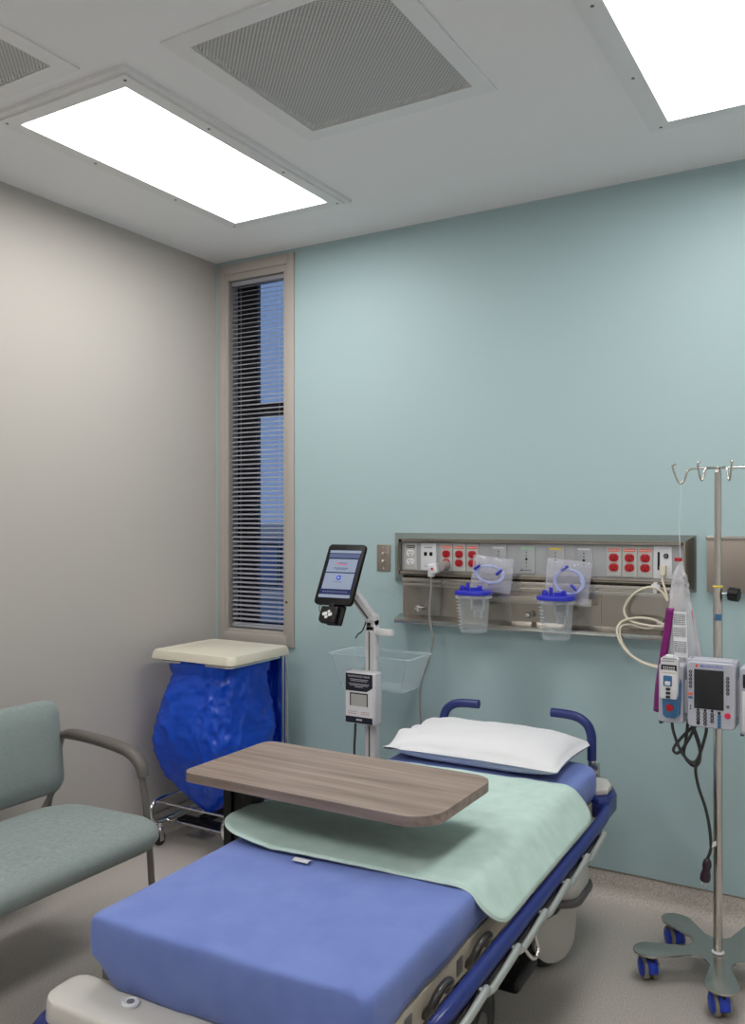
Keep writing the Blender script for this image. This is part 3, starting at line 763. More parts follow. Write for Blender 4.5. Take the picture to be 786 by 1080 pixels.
# ------------------------------------------------------------------ plastic supply bag hanging from the hook
sb = thing('supply_bag', (2.331, -.46, 1.566), 'clear plastic supply bag with purple edge hanging from the IV pole hook', 'bag')
def bag_ring(z_, xc, w_, d_, n=28):
    r = []
    for k in range(n):
        a = 2 * PI * k / n
        x = xc + w_ * math.copysign(abs(math.cos(a)) ** .8, math.cos(a)); y = d_ * math.sin(a)
        f = min(1, (-.24 - z_) * 12) if z_ < -.24 else 0
        y += f * .008 * noise.noise((x * 45, a * 1.5, z_ * 14)); x += f * .004 * noise.noise((a * 2, z_ * 30, 3))
        cr = math.exp(-((z_ + .31) / .045) ** 2); x += cr * .009 * noise.noise((a * 3, z_ * 50, 8)); y += cr * .009 * noise.noise((a * 3, z_ * 60, 1))
        r.append((x, y, z_))
    return r
prof = [(-.245, .004, .004, .004), (-.27, .0, .012, .009), (-.30, -.002, .021, .014), (-.33, -.001, .026, .017), (-.36, .0, .031, .018), (-.40, .002, .037, .02), (-.45, .004, .045, .022), (-.52, .006, .056, .025), (-.58, .006, .064, .027), (-.64, .004, .07, .028), (-.70, .002, .072, .026), (-.735, .0, .072, .01)]
prof_d = []
for A, B in zip(prof, prof[1:]):
    for k in range(4): prof_d.append(tuple(A[i] + (B[i] - A[i]) * k / 4 for i in range(4)))
prof_d.append(prof[-1])
MB().loft([bag_ring(z_, xc, w_, d_, 48) for z_, xc, w_, d_ in prof_d]).build('film', M['film'], sb, sharp=180)
def strip(u, v):
    z_ = -.395 - .335 * v
    i = next(i for i in range(len(prof) - 1) if prof[i][0] >= z_ >= prof[i + 1][0] - 1e-9)
    a, b = prof[i], prof[i + 1]; f = (a[0] - z_) / (a[0] - b[0]); xc = a[1] + (b[1] - a[1]) * f; w_ = a[2] + (b[2] - a[2]) * f
    return (xc - w_ - .004 + .026 * u - .004 * v, -.012 - .018 * math.sin(u * 2.2) + .003 * noise.noise((u * 4, v * 9, 1)), z_)
o = MB().grid(strip, 6, 26).build('purple_edge', M['purple'], sb, sharp=180); o.modifiers.new('s', 'SOLIDIFY').thickness = .001
def lab(u, v):
    return (-.018 + .042 * u + .008 * v, -.026 - .010 * math.sin(PI * u) * .5 - .005 * v, -.405 - .20 * v)
MB().grid(lab, 6, 14).build('paper_label', M['paper'], sb)
tx = MB(); random.seed(3)
for i in range(30):
    v = .04 + i * .031
    if i in (6, 12, 13, 20, 21): continue
    u0 = .06
    while u0 < .9:
        u1 = min(.93, u0 + random.uniform(.06, .2))
        A, B = Vector(lab(u0, v)), Vector(lab(u1, v))
        tx.box(A.x, B.x, min(A.y, B.y) - .0012, max(A.y, B.y) - .0004, A.z - .0012, A.z + .0008); u0 = u1 + .04
tx.build('label_print', M['grey_text'], sb)
MB().tube([(.004, 0, 0), (.002, 0, -.06), (-.002, -.001, -.14), (.002, -.001, -.25)], .0012, 6, sub=4).build('hanging_string', M['plate_white'], sb)
MB().box(-.016, .006, -.008, .004, -.247, -.236, .001).build('red_tie', M['red'], sb)
MB().grid(lambda u, v: (.036 + .040 * v + .003 * u, -.012 + .004 * u, -.40 - .31 * v), 1, 12).build('pink_seam', M['ink_red'], sb)

# ------------------------------------------------------------------ tablet stand
ts = thing('tablet_stand', (1.094, -.30, 0), 'white aluminium tablet stand pole with angled arm beside the stretcher head', 'stand')
k = MB()
k.box(-.023, .023, -.02, .02, .05, 1.02, .003); k.build('pole', M['stand_alu'], ts)
MB().box(-.006, .0, -.0215, -.019, .06, 1.0).build('groove', M['trim_grey'], ts)
MB().box(.004, .021, -.0212, -.019, .06, 1.0).build('inlay', M['white'], ts)
k = MB(); k.prism(rrect(.42, .36, .06, 6), .03, .05, .004); k.build('base', M['stand_alu'], ts)
for sx in (-1, 1):
    for sy in (-1, 1):
        c = MB(); c.cyl((sx * .17 - .012, sy * .14, .024), (sx * .17 + .012, sy * .14, .024), .024, seg=18, bev=.003); c.build('caster', M['rubber'], ts)
k = MB(); k.cyl((-.02, 0, 1.045), (.02, 0, 1.045), .026, seg=24, bev=.003); k.box(-.02, .02, -.02, .02, 1.0, 1.045, .003); k.build('hinge', M['stand_alu'], ts)
MB().box(-.012, .004, -.024, -.018, 1.02, 1.034).build('hinge_pin', M['black'], ts)
# arm from hinge up to the tablet back
a0, a1 = Vector((0, -.006, 1.05)), Vector((-.085, -.078, 1.205))
k = MB(); Lr = (a1 - a0).length; mt = frame_mtx(a0, a1)
d_ = (a1 - a0).normalized(); yv = d_.cross(Vector((0, 1, 0))).normalized(); xv = yv.cross(d_)
mt = Matrix((yv, xv, d_)).transposed().to_4x4(); mt.translation = a0
k.prism(rrect(.042, .03, .004, 3), 0, Lr, .002, mt); k.build('arm', M['stand_alu'], ts)
k = MB(); k.prism(rrect(.008, .004, .001, 2), .01, Lr - .01, 0, mt @ T(.006, -.0155, 0)); k.build('arm_groove', M['trim_grey'], ts)
k = MB(); k.box(.022, .1, -.018, .002, .985, 1.01, .002); k.build('side_bracket', M['stand_alu'], ts)
MB().tube([(-.016, -.022, 1.04), (-.03, -.03, 1.0), (-.05, -.032, .985), (-.062, -.03, .968)], .0028, 8, sub=5).build('cable', M['cable_black'], ts)

tb = thing('tablet', (1.006, -.405, 1.232), 'black tablet with lit screen tilted back on the stand arm', 'tablet')
tb.rotation_euler = (math.radians(-27), 0, 0)
MB().prism(rrect(.176, .262, .012, 5), -.012, .004, .003, FACE).build('case', M['black_matte'], tb)
def scr_box(x0, x1, z0, z1, d, m, nm, par): return MB().box(x0, x1, -.0045 - d, -.003, z0, z1).build(nm, m, par)
sc = scr_box(-.074, .074, -.104, .105, .0, M['screen_navy'], 'screen', tb)
scr_box(-.074, .074, .092, .104, .0004, M['screen_pale'], 'status_bar', sc)
scr_box(-.072, .072, .071, .089, .0004, M['screen_text'], 'photo_banner', sc)
scr_box(-.069, .069, .008, .065, .0004, M['screen_pale'], 'upper_card', sc)
scr_box(-.069, .069, -.066, .003, .0004, M['screen_pale'], 'lower_card', sc)
scr_box(-.074, .074, -.1035, -.090, .0004, M['screen_pale'], 'address_bar', sc)
k = MB()
for i in range(11): k.box(-.06 + i * .011, -.0535 + i * .011, -.0053, -.0045, -.081, -.075)
k.build('toolbar_icons', M['screen_text'], sc)
k = MB(); k.box(-.03, -.023, -.0055, -.0046, .044, .05); k.box(-.018, .024, -.0055, -.0046, .040, .0425); k.build('heading_mark', M['screen_red'], sc)
k = MB(); k.box(-.018, .02, -.0055, -.0046, .046, .0495)
for i in range(4): k.box(-.036 + i * .018, -.022 + i * .018, -.0055, -.0046, .024, .0275)
for i in range(3): k.box(-.026 + i * .018, -.012 + i * .018, -.0055, -.0046, .018, .0215)
for i in range(3): k.box(-.02 + i * .014, -.009 + i * .014, -.0055, -.0046, -.037, -.0345)
k.build('screen_text', M['screen_text'], sc)
MB().cyl((0, -.0046, -.017), (0, -.0056, -.017), .0105, seg=24).build('round_button', M['caster_blue'], sc)
MB().prism([(-.003, -.004), (.005, 0), (-.003, .004)], .0, .0004, 0, T(0, -.0056, -.017) @ FACE).build('button_arrow', M['plate_white'], sc)
MB().cyl((0, -.0038, .118), (0, -.0046, .118), .003, seg=12).build('front_camera', M['key_black'], tb)
k = MB(); k.box(-.012, .012, -.006, .01, -.142, -.128, .003); k.build('reader_neck', M['black'], tb)
rd = MB().prism(rrect(.078, .068, (.004, .004, .016, .006), 4), 0, .02, .003, T(-.002, .01, -.176) @ FACE).build('card_reader', M['black'], tb)
MB().prism(rrect(.07, .082, .006, 4), 0, .012, .002, T(.02, .024, -.17) @ FACE).build('reader_back', M['black_matte'], tb)
lg = MB(); m0 = T(-.004, -.0108, -.176) @ FACE @ RZ(18)
for (x, y, w_, h_) in ((-.011, .005, .022, .014), (.008, .010, .012, .010), (.012, -.004, .018, .014), (-.006, -.010, .014, .012)): lg.prism(rrect(w_, h_, .004, 4), 0, .001, 0, m0 @ T(x, y, 0))
lg.build('reader_logo', M['white'], rd)
MB().tube([(-.05, -.0, -.128), (-.058, .0, -.145), (-.05, .004, -.165), (-.042, .008, -.17)], .0016, 6, sub=5).build('reader_cable', M['cable_black'], tb)

wb = thing('instruction_box', (1.082, -.32, .635), 'white box with dark printed registration label fixed on the tablet stand pole', 'box')
MB().box(-.07, .07, -.058, -.002, -.004, .205, .008, 3).build('case', M['white'], wb)
MB().prism(rrect(.126, .196, .001, 2), 0, .0008, 0, T(-.004, -.058, .1) @ FACE).build('label', M['paper'], wb)
k = MB(); k.prism([(-.067, .128), (.032, .128), (.059, .145), (.059, .198), (-.067, .198)], 0, .0008, 0, T(0, -.0588, 0) @ FACE); k.prism([(-.067, .0), (.059, .0), (.059, .025), (-.067, .025)], 0, .0008, 0, T(0, -.0588, 0) @ FACE)
k.build('label_header', M['ink_navy'], wb)
t = MB(); t.text('REGISTRATION TABLET', .0098, T(-.004, -.0598, .187) @ FACE, .0003)
for r_, (n_, zz) in enumerate(((9, .174), (8, .168), (10, .156), (9, .150), (4, .144))):
    for k_ in range(n_): t.box(-.004 - n_ * .0048 + k_ * .0098, -.004 - n_ * .0048 + .0075 + k_ * .0098, -.0602, -.0594, zz, zz + .0022)
for k_ in range(3): t.box(-.016 + k_ * .0095, -.0085 + k_ * .0095, -.0602, -.0594, .010, .017)
t.build('label_text', M['plate_white'], wb)
t = MB(); t.box(-.046, .036, -.0595, -.0585, .116, .121); t.box(-.047, -.042, -.0595, -.0585, .068, .121); t.box(.032, .037, -.0595, -.0585, .068, .121); t.build('label_drawing', M['ink_navy'], wb)
MB().box(-.042, .032, -.0592, -.0584, .068, .116).build('label_drawing', M['plate_grey'], wb)
t = MB()
for cx in (-.034, .026):
    for k_ in range(4): t.box(cx - .02 + k_ * .01, cx - .0125 + k_ * .01, -.0595, -.0586, .044, .046); t.box(cx - .02 + k_ * .01, cx - .0125 + k_ * .01, -.0595, -.0586, .036, .038)
t.build('label_print', M['ink_red'], wb)
MB().tube([(-.038, -.03, -.004), (-.039, -.032, -.05), (-.044, -.03, -.12), (-.045, -.02, -.22), (-.02, .0, -.4), (.0, .0, -.56)], .0045, 8, sub=5).build('cord', M['cable_black'], wb)

bn = thing('clear_bin', (1.07, -.20, .75), 'clear acrylic tray bin mounted behind the tablet stand pole', 'bin')
def bring(w_, d_, z_, cy=0): return [(x, y + cy, z_) for x, y in rrect(w_, d_, .012, 4)]
MB().loft([bring(.29, .15, 0), bring(.3, .16, .004), bring(.37, .2, .136), bring(.39, .215, .138), bring(.39, .215, .142), bring(.364, .195, .141), bring(.295, .155, .008), bring(.285, .145, .006)]).build('tray', M['clear_bin'], bn, sharp=25)
eg = MB(); eg.tube(bring(.388, .213, .141), .0022, 6, closed=True); eg.tube(bring(.295, .155, .002), .002, 6, closed=True)
for sx in (-1, 1):
    for sy in (-1, 1): eg.tube([(sx * .142, sy * .072, .003), (sx * .180, sy * .095, .136)], .002, 6)
eg.build('rim', M['rim'], bn)
MB().box(-.03, .03, -.088, -.07, .05, .1, .003).build('bracket', M['stand_alu'], bn)

# ------------------------------------------------------------------ linen hamper and its bag
lh = thing('linen_hamper', (.305, -.335, 0), 'chrome rolling linen hamper with cream lid in the corner below the window', 'hamper')
k = MB(); k.loft([[(x, y, z_) for x, y in rrect(w_, d_, r_, 6, .035, -.02)] for w_, d_, r_, z_ in ((.455, .405, .03, .843), (.475, .425, .035, .845), (.468, .418, .035, .868), (.458, .408, .04, .880), (.42, .37, .03, .883), (.40, .35, .03, .879), (.37, .32, .03, .883))])
k.build('lid', M['cream'], lh, sharp=25)
k = MB(); k.tube([(x, y, .832) for x, y in rrect(.40, .36, .03, 4, .035, -.02)], .008, 10, closed=True); k.build('bag_rim', M['chrome'], lh)
for sx in (-1, 1):
    k = MB(); k.tube([(sx * .238, .19, .13), (sx * .238, .19, .5), (sx * .238, .19, .842)], .0095, 12); k.build('rear_post', M['chrome'], lh)
MB().box(.17, .222, .180, .188, .17, .84, .002).build('rear_panel', M['chrome'], lh)
MB().box(-.222, .17, .182, .186, .35, .84, .001).build('rear_panel', M['chrome'], lh)
for sx in (-1, 1):
    X = sx * .21
    k = MB(); k.tube([(X, .19, .14), (X, .1, .185), (X, -.08, .2), (X, -.17, .198), (X, -.205, .175), (X, -.21, .145), (X, -.195, .112), (X, -.15, .1), (X, 0, .1), (X, .17, .1)], .0125, 12, sub=5); k.build('base_runner', M['chrome'], lh)
for y, zz in ((-.178, .197), (.12, .185), (-.12, .1)):
    k = MB(); k.tube([(-.21, y, zz), (.21, y, zz)], .005, 8); k.build('cross_bar', M['chrome'], lh)
k = MB(); k.box(-.15, .19, -.11, -.05, .092, .112, .004); k.box(-.06, -.01, -.06, .15, .10, .125, .004); k.build('foot_pedal', M['black'], lh)
for sx in (-1, 1):
    for sy in (-1, 1):
        X, Y = sx * .195, (-.165 if sy < 0 else .15)
        c = MB(); c.cyl((X, Y, .062), (X, Y, .1), .011, seg=14); c.box(X - .013, X - .009, Y - .014, Y + .012, .02, .07, .001); c.box(X + .009, X + .013, Y - .014, Y + .012, .02, .07, .001); c.sphere((X, Y, .072), .016, (1, 1, .6)); co = c.build('caster', M['chrome'], lh)
        c = MB(); c.cyl((X - .008, Y - .004, .03), (X + .008, Y - .004, .03), .03, seg=22, bev=.003); c.build('wheel', M['rubber'], co)

lb = thing('linen_bag', (.338, -.36, .15), 'bulging blue plastic linen bag hanging under the cream hamper lid', 'bag')
sec = [(.695, .205, .165, .01, 0), (.66, .208, .170, .008, 0), (.60, .216, .182, .004, -.005), (.52, .232, .198, -.004, -.015), (.44, .255, .212, -.015, -.02), (.35, .262, .216, -.012, -.025), (.26, .248, .204, -.006, -.025),
       (.18, .205, .178, -.004, -.02), (.12, .158, .146, -.006, -.02), (.07, .108, .106, -.010, -.025), (.03, .06, .062, -.014, -.03), (.008, .024, .026, -.016, -.03)]
def bag_section(z_, a, b, ox, oy, n=200):
    a *= .9; r = []
    for k in range(n):
        t_ = 2 * PI * k / n
        c, s = math.cos(t_), math.sin(t_); e = .62
        x = a * math.copysign(abs(c) ** e, c); y = b * math.copysign(abs(s) ** e, s)
        w_ = min(1, max(0, (.7 - z_) * 7))
        nz = lambda f, o, q=1: noise.noise((x * f + o, y * f, z_ * f * q + o))
        rid = lambda f, o, q=1: (.5 - abs(nz(f, o, q))) * 2 - .6
        sh_ = lambda f, o, q=1: max(0, .26 - abs(nz(f, o, q))) ** 1.0 * 3 - .25
        d = .018 * nz(5, 3, .7) + .013 * sh_(8, 7, .5) + .010 * sh_(15, 11, .7) + .006 * sh_(30, 2)
        pleat = .010 * noise.noise((t_ * 5.5, 0, z_ * 1.2)) * max(0, min(1, (z_ - .36) * 3.5))
        d = 1 + (d * (.25 + .75 * w_) + pleat) / .2
        r.append((ox + x * d, oy + y * d, z_ + .01 * w_ * nz(9, 9)))
    return r
dense = []
for (A, B) in zip(sec, sec[1:]):
    nn = 9 if A[0] - B[0] > .05 else 4
    for k in range(nn): dense.append(tuple(A[i] + (B[i] - A[i]) * k / nn for i in range(5)))
dense.append(sec[-1])
MB().loft([bag_section(*s) for s in dense], cap=(False, True)).build('bag_body', M['bag_blue'], lb, sharp=180)
k = MB(); k.loft([[(x * 1.0, y * 1.0, z_) for x, y, _ in bag_section(.69, .21 + o, .165 + o, 0, 0)] for z_, o in ((.702, .0), (.70, .016), (.672, .02), (.65, .017), (.63, .013))], cap=(False, False))
k.displace(lambda c: (0, 0, .012 * noise.noise((c.x * 14, c.y * 14, 2)))); k.build('folded_cuff', M['bag_blue'], lb, sharp=180)

# ------------------------------------------------------------------ chair
CY0, CY1 = -2.28, -1.15
ch = thing('guest_chair', (0, 0, 0), 'wide sage green upholstered guest chair with grey arms against the left wall', 'chair')
seat = MB(); rings = []
cxs, cys = .59, (CY0 + CY1) / 2
for z_, w_, d_, r_ in ((.372, .40, .90, .10), (.366, .47, .97, .12), (.376, .525, 1.02, .13), (.398, .555, 1.045, .14), (.424, .55, 1.04, .14), (.444, .51, 1.0, .13), (.456, .42, .92, .12), (.460, .28, .78, .1), (.461, .1, .5, .04)):
    rings.append([(x, y, z_ + .03 * (x - cxs) * (1 if z_ > .4 else 1)) for x, y in rrect(w_, d_, r_, 8, cxs, cys)])
seat.loft(rings).build('seat', M['chair_fab'], ch, sharp=180)
back = MB(); rings = []
for x_, w_, d_, r_ in ((.0, .90, .24, .03), (.008, 1.0, .31, .05), (.022, 1.035, .335, .06), (.04, 1.035, .335, .06), (.056, 1.0, .305, .05), (.066, .88, .2, .03), (.070, .5, .06, .01)):
    rings.append([(.205 + x_ - .13 * q_, y, .615 + q_) for y, q_ in rrect(w_ + .05, d_, r_, 8, cys + .025, 0)])
back.loft(rings).build('backrest', M['chair_fab'], ch, sharp=180)
for side, Y in ((1, CY1), (-1, CY0)):
    k = MB(); k.tube([(.255, Y, .65), (.31, Y, .662), (.44, Y, .656), (.56, Y, .643), (.625, Y, .622), (.658, Y, .59), (.672, Y, .555)], [.014, .017, .019, .02, .0195, .0185, .017], 14, sub=6, flat=1.25, up=(0, 0, 1)); k.build('arm_pad', M['arm_pad'], ch)
    k = MB(); k.tube([(.20, Y, .47), (.225, Y, .56), (.245, Y, .63), (.275, Y, .648), (.44, Y, .644), (.60, Y, .622), (.65, Y, .585), (.668, Y, .53), (.69, Y, .4), (.725, Y, .02)], .0115, 12, sub=6); fl_ = k.build('front_leg', M['chair_metal'], ch)
    MB().cyl((.726, Y, 0), (.725, Y, .02), .014, seg=14, bev=.002).build('glide', M['chrome'], fl_)
    k = MB(); k.tube([(.222, Y, .55), (.205, Y, .48), (.18, Y, .40), (.14, Y + side * .004, .22), (.09, Y + side * .01, .012)], .0115, 12, sub=5); bl_ = k.build('rear_leg', M['chair_metal'], ch)
    k = MB(); k.lathe([(.02, 0), (.021, .004), (.014, .012), (.01, .016)], (.088, Y + side * .01, 0)); k.build('glide', M['chrome'], bl_)
    k = MB(); k.tube([(.2, Y, .43), (.24, Y - side * .08, .385), (.30, Y - side * .15, .375)], .01, 10, sub=4); k.tube([(.695, Y, .385), (.64, Y - side * .12, .37)], .01, 10); k.build('seat_frame', M['chair_metal'], ch)

# ------------------------------------------------------------------ stretcher (local: x across, y foot -> head)
BO = (1.774, -2.047, 0); BYAW = math.radians(2)
bd = thing('hospital_stretcher', BO, 'hospital stretcher with blue fitted sheet, folded silver side rails and navy bumpers', 'stretcher', BYAW)
mt_ = MB(); rings = []
def mring(w_, l_, z_, rf, rh): return [(x, y, z_) for x, y in rrect(w_, l_, (rh, rh, rf, rf), 8, 0, .825, div=.03)]
base_r = mring(.69, 1.65, 0, .022, .09)
def inset(f_, z_):
    out_ = []
    for x, y, _ in base_r:
        sx = (1 - 2 * f_ / .69); sy = (1 - 2 * (f_ if f_ > .05 else f_ * .55) / 1.65)
        out_.append((x * sx, .825 + (y - .825) * sy, z_))
    return out_
for f_, z_ in ((.05, .462), (.03, .464), (.016, .478), (.007, .505), (.002, .528), (.0, .545), (.0, .578), (.0015, .594), (.005, .604), (.012, .610), (.026, .6125), (.06, .613), (.10, .613), (.15, .613), (.21, .613), (.27, .613), (.33, .613)): rings.append(inset(f_, z_))
mt_.loft(rings)
def sheet_wr(c):
    n1 = noise.noise((c.x * 3.2, c.y * 2.2, c.z * 6)); n2 = noise.noise((c.x * 9, c.y * 6, c.z * 14 + 3))
    e = max(0, min(1, (c.z - .6) * 80))
    side = 1 - e
    dz = e * (.0045 * n1 + .0018 * n2)
    o = side * (.006 * n2 + .004 * noise.noise((c.x * 18, c.y * 18, c.z * 8)))
    dx = o * (1 if c.x > 0 else -1) if abs(c.x) > .33 else 0
    dy = o if (c.y < .03 or c.y > 1.6) else 0
    # the sheet hangs below the mattress only along the foot, tucked behind the cover
    if c.z < .527:
        hang = max(0, min(1, (.10 - c.y) / .05)) * max(0, min(1, (.335 - abs(c.x)) / .06))
        dz += (.5265 - c.z) * (1 - hang) - .004 * abs(math.sin(c.x * 9))
    # pleat at the foot-right corner
    pl = math.exp(-((c.x - .305 + (c.y * .4)) / .008) ** 2) * max(0, 1 - c.y / .1)
    return (dx, dy - .005 * pl * side, dz + .006 * pl * e)
mt_.displace(sheet_wr)
mt_.build('mattress', M['sheet'], bd, sharp=180)
k = MB(); k.box(-.342, .342, .09, 1.6, .455, .519, .006); k.build('litter_deck', M['deck'], bd)
for v in (.14, .39): k = MB(); k.box(.341, .3445, v, v + .03, .470, .506, .0015); k.build('deck_clip', M['trim_grey'], bd)
for s in (1, -1):
    for v in (.27, .49):
        k = MB(); k.tube([(s * .344, v - .045, .470), (s * .360, v - .045, .494), (s * .366, v - .028, .513), (s * .368, v + .002, .518), (s * .366, v + .032, .510), (s * .352, v + .045, .482)], .0095, 10, sub=5); k.build('grab_loop', M['loop'], bd)
        k = MB(); k.tube([(s * .346, v - .026, .478), (s * .354, v - .012, .497), (s * .354, v + .016, .499), (s * .346, v + .03, .488)], .005, 8, sub=4); k.build('grab_loop', M['satin'], bd)
    k = MB(); k.tube([(s * .385, .125, .495), (s * .400, .16, .505), (s * .406, .22, .510), (s * .408, .4, .512), (s * .408, .8, .512), (s * .408, 1.2, .512), (s * .402, 1.42, .508), (s * .385, 1.55, .505)], [.009, .015, .0175, .018, .018, .018, .018, .018], 16, sub=6); k.build('bumper_rail', M['navy'], bd)
    sr = MB(); sr.box(s * .41 - .006, s * .41 + .006, .16, 1.36, .462, .486, .003); sro = sr.build('side_rail', M['trim_grey'], bd)
    for i in range(6):
        v = .13 + i * .195
        k = MB(); k.tube([(s * .424, v - .016, .499), (s * .428, v - .008, .498), (s * .431, v + .002, .492), (s * .432, v + .012, .488), (s * .437, v + .03, .488), (s * .441, v + .165, .505), (s * .440, v + .183, .507), (s * .437, v + .192, .503)], .0085, 10, sub=2); k.build('spindle', M['rail_grey'], sro)
        k = MB(); k.tube([(s * .424, v + .03, .478), (s * .427, v + .1, .484), (s * .424, v + .18, .496)], .006, 8, sub=4); k.build('spindle', M['black'], sro)
    k = MB(); k.tube([(s * .43, .56, .485), (s * .45, .575, .455), (s * .452, .61, .455), (s * .44, .62, .49)], .0045, 8, sub=3); k.build('release_latch', M['satin'], sro)
# foot end
def fring(w_, z_, y0, y1, r_): return [(x, y, z_) for x, y in rrect(w_, y1 - y0, (.03, .03, r_, r_), 8, 0, (y0 + y1) / 2)]
k = MB(); k.loft([fring(.80, .36, -.085, .035, .05), fring(.81, .38, -.09, .035, .055), fring(.805, .425, -.085, .037, .055), fring(.805, .450, -.084, .037, .055), fring(.798, .458, -.080, .036, .05), fring(.785, .4605, -.070, .033, .045), fring(.72, .4615, -.035, .025, .02)])
k.build('foot_cover', M['hood_grey'], bd, sharp=50)
k = MB(); k.loft([fring(.82, .335, -.105, .03, .06), fring(.84, .345, -.115, .03, .065), fring(.84, .402, -.115, .03, .065), fring(.822, .416, -.102, .03, .06), fring(.80, .418, -.08, .03, .05)])
k.build('foot_bumper', M['navy'], bd, sharp=50)
for u in (-.205, .205):
    k = MB(); k.lathe([(.017, 0), (.018, .006), (.014, .009), (.012, .007), (.002, .007)], (u, -.012, .462)); so = k.build('socket', M['plate_white'], bd)
    MB().cyl((u, -.012, .467), (u, -.012, .4705), .008, seg=16).build('socket_hole', M['grey_text'], so)
k = MB(); k.box(-.335, -.30, .035, .07, .46, .505, .004); k.build('foot_latch', M['trim_grey'], bd)
# head end
for s in (1, -1):
    k = MB(); k.prism([(s * .265, 1.60), (s * .37, 1.50), (s * .398, 1.52), (s * .398, 1.63), (s * .37, 1.70), (s * .27, 1.72)][::s], .468, .535, .012, None, 3); cb = k.build('corner_bumper', M['navy'], bd)
    k = MB(); k.prism([(s * .25, 1.62), (s * .35, 1.55), (s * .382, 1.57), (s * .382, 1.63), (s * .355, 1.69), (s * .27, 1.70)][::s], .534, .556, .008, None, 3); k.build('bumper_cap', M['hood_grey'], cb)
    k = MB(); k.tube([(s * .287, 1.735, .60), (s * .287, 1.735, .655), (s * .285, 1.735, .69), (s * .272, 1.735, .722), (s * .243, 1.735, .744), (s * .205, 1.735, .752), (s * .14, 1.735, .754)], .0165, 16, sub=6); ph = k.build('push_handle', M['navy_soft'], bd)
    k = MB(); k.cyl((s * .287, 1.735, .53), (s * .287, 1.735, .605), .0135, seg=16); k.box(s * .305 - .011, s * .305 + .011, 1.71, 1.74, .54, .592, .003); k.build('handle_socket', M['satin'], ph)
k = MB(); k.box(-.31, .31, 1.60, 1.72, .455, .53, .01); k.build('head_frame', M['trim_grey'], bd)
# undercarriage
k = MB(); k.box(-.16, .16, .1, 1.5, .40, .454, .01); k.box(-.1, .1, .42, .56, .2, .41, .02); k.box(-.1, .1, 1.2, 1.34, .2, .41, .02); k.build('lift_frame', M['trim_grey'], bd)
k = MB(); k.loft([[(x, y, z_) for x, y in rrect(w_, l_, .07, 8, 0, 1.535)] for w_, l_, z_ in ((.62, .24, .218), (.63, .25, .24), (.615, .24, .29), (.58, .21, .322), (.5, .15, .33))]); k.build('base_hood', M['hood_grey'], bd, sharp=50)
k = MB(); k.loft([[(x, y, z_) for x, y in rrect(w_, l_, .075, 8, 0, 1.535)] for w_, l_, z_ in ((.62, .24, .196), (.645, .262, .199), (.65, .266, .209), (.645, .262, .219), (.62, .24, .222))]); k.build('hood_trim', M['trim_grey'], bd, sharp=50)
k = MB(); k.loft([[(x, y, z_) for x, y in rrect(w_, l_, .06, 8, 0, .62)] for w_, l_, z_ in ((.3, 1.1, .17), (.34, 1.16, .2), (.34, 1.16, .24), (.28, 1.1, .262))]); k.build('base_frame', M['trim_grey'], bd, sharp=50)
def caster(u, v, s, turn):
    k = MB(); k.cyl((-.024, 0, .1), (.024, 0, .1), .04, seg=18); k.cyl((0, .02, .15), (0, .02, .205), .022, seg=16); k.box(-.019, .019, -.02, .05, .12, .18, .008); k.box(-.03, .012, -.115, -.07, .12, .15, .008)
    c = k.build('caster', M['trim_grey'], bd, loc=(u, v, 0), rot=(0, 0, turn))
    k = MB(); k.lathe([(.075, -.02), (.094, -.02), (.1, -.012), (.1, .012), (.094, .02), (.075, .02)], (0, 0, .1), (1, 0, 0), 40); k.build('tyre', M['rubber'], c)
    hull = [(.012 + .08 * math.cos(math.radians(a)), .08 * math.sin(math.radians(a))) for a in range(135, 361, 8)] + [(.098, .03), (.105, .1), (.05, .108), (.02, .07), (-.03, .068)]
    k = MB(); k.prism(hull, 0, .016, .005, T(.02, 0, .1) @ Matrix(((0, 0, 1, 0), (1, 0, 0, 0), (0, 1, 0, 0), (0, 0, 0, 1))))
    k.build('wheel_cover', M['hood_grey'], c)
caster(.215, 1.42, 1, math.radians(-36)); caster(-.215, 1.42, -1, math.radians(170)); caster(.205, .16, 1, 0); caster(-.205, .16, -1, PI)
k = MB(); k.lathe([(.06, -.02), (.11, -.018), (.12, -.01), (.12, .01), (.11, .018), (.06, .02)], (.215, .80, .12), (1, 0, 0), 36); cw = k.build('steer_wheel', M['rubber'], bd)
k = MB(); k.cyl((.16, .80, .12), (.24, .80, .12), .045, .038, 24, .004); k.box(.15, .2, .78, .82, .1, .24, .01); k.build('wheel_hub', M['trim_grey'], cw)
k = MB(); k.box(.20, .275, .98, 1.16, .125, .165, .014, 3); k.box(.15, .24, 1.02, 1.1, .14, .215, .01); pd_ = k.build('brake_pedal', M['black'], bd)
k = MB(); k.box(.20, .26, .56, .68, .14, .17, .012, 3); k.box(.15, .22, .6, .64, .15, .21, .008); pd_ = k.build('brake_pedal', M['black'], bd)
MB().box(.235, .262, .66, .675, .165, .178, .002).build('pedal_mark', M['red'], pd_)

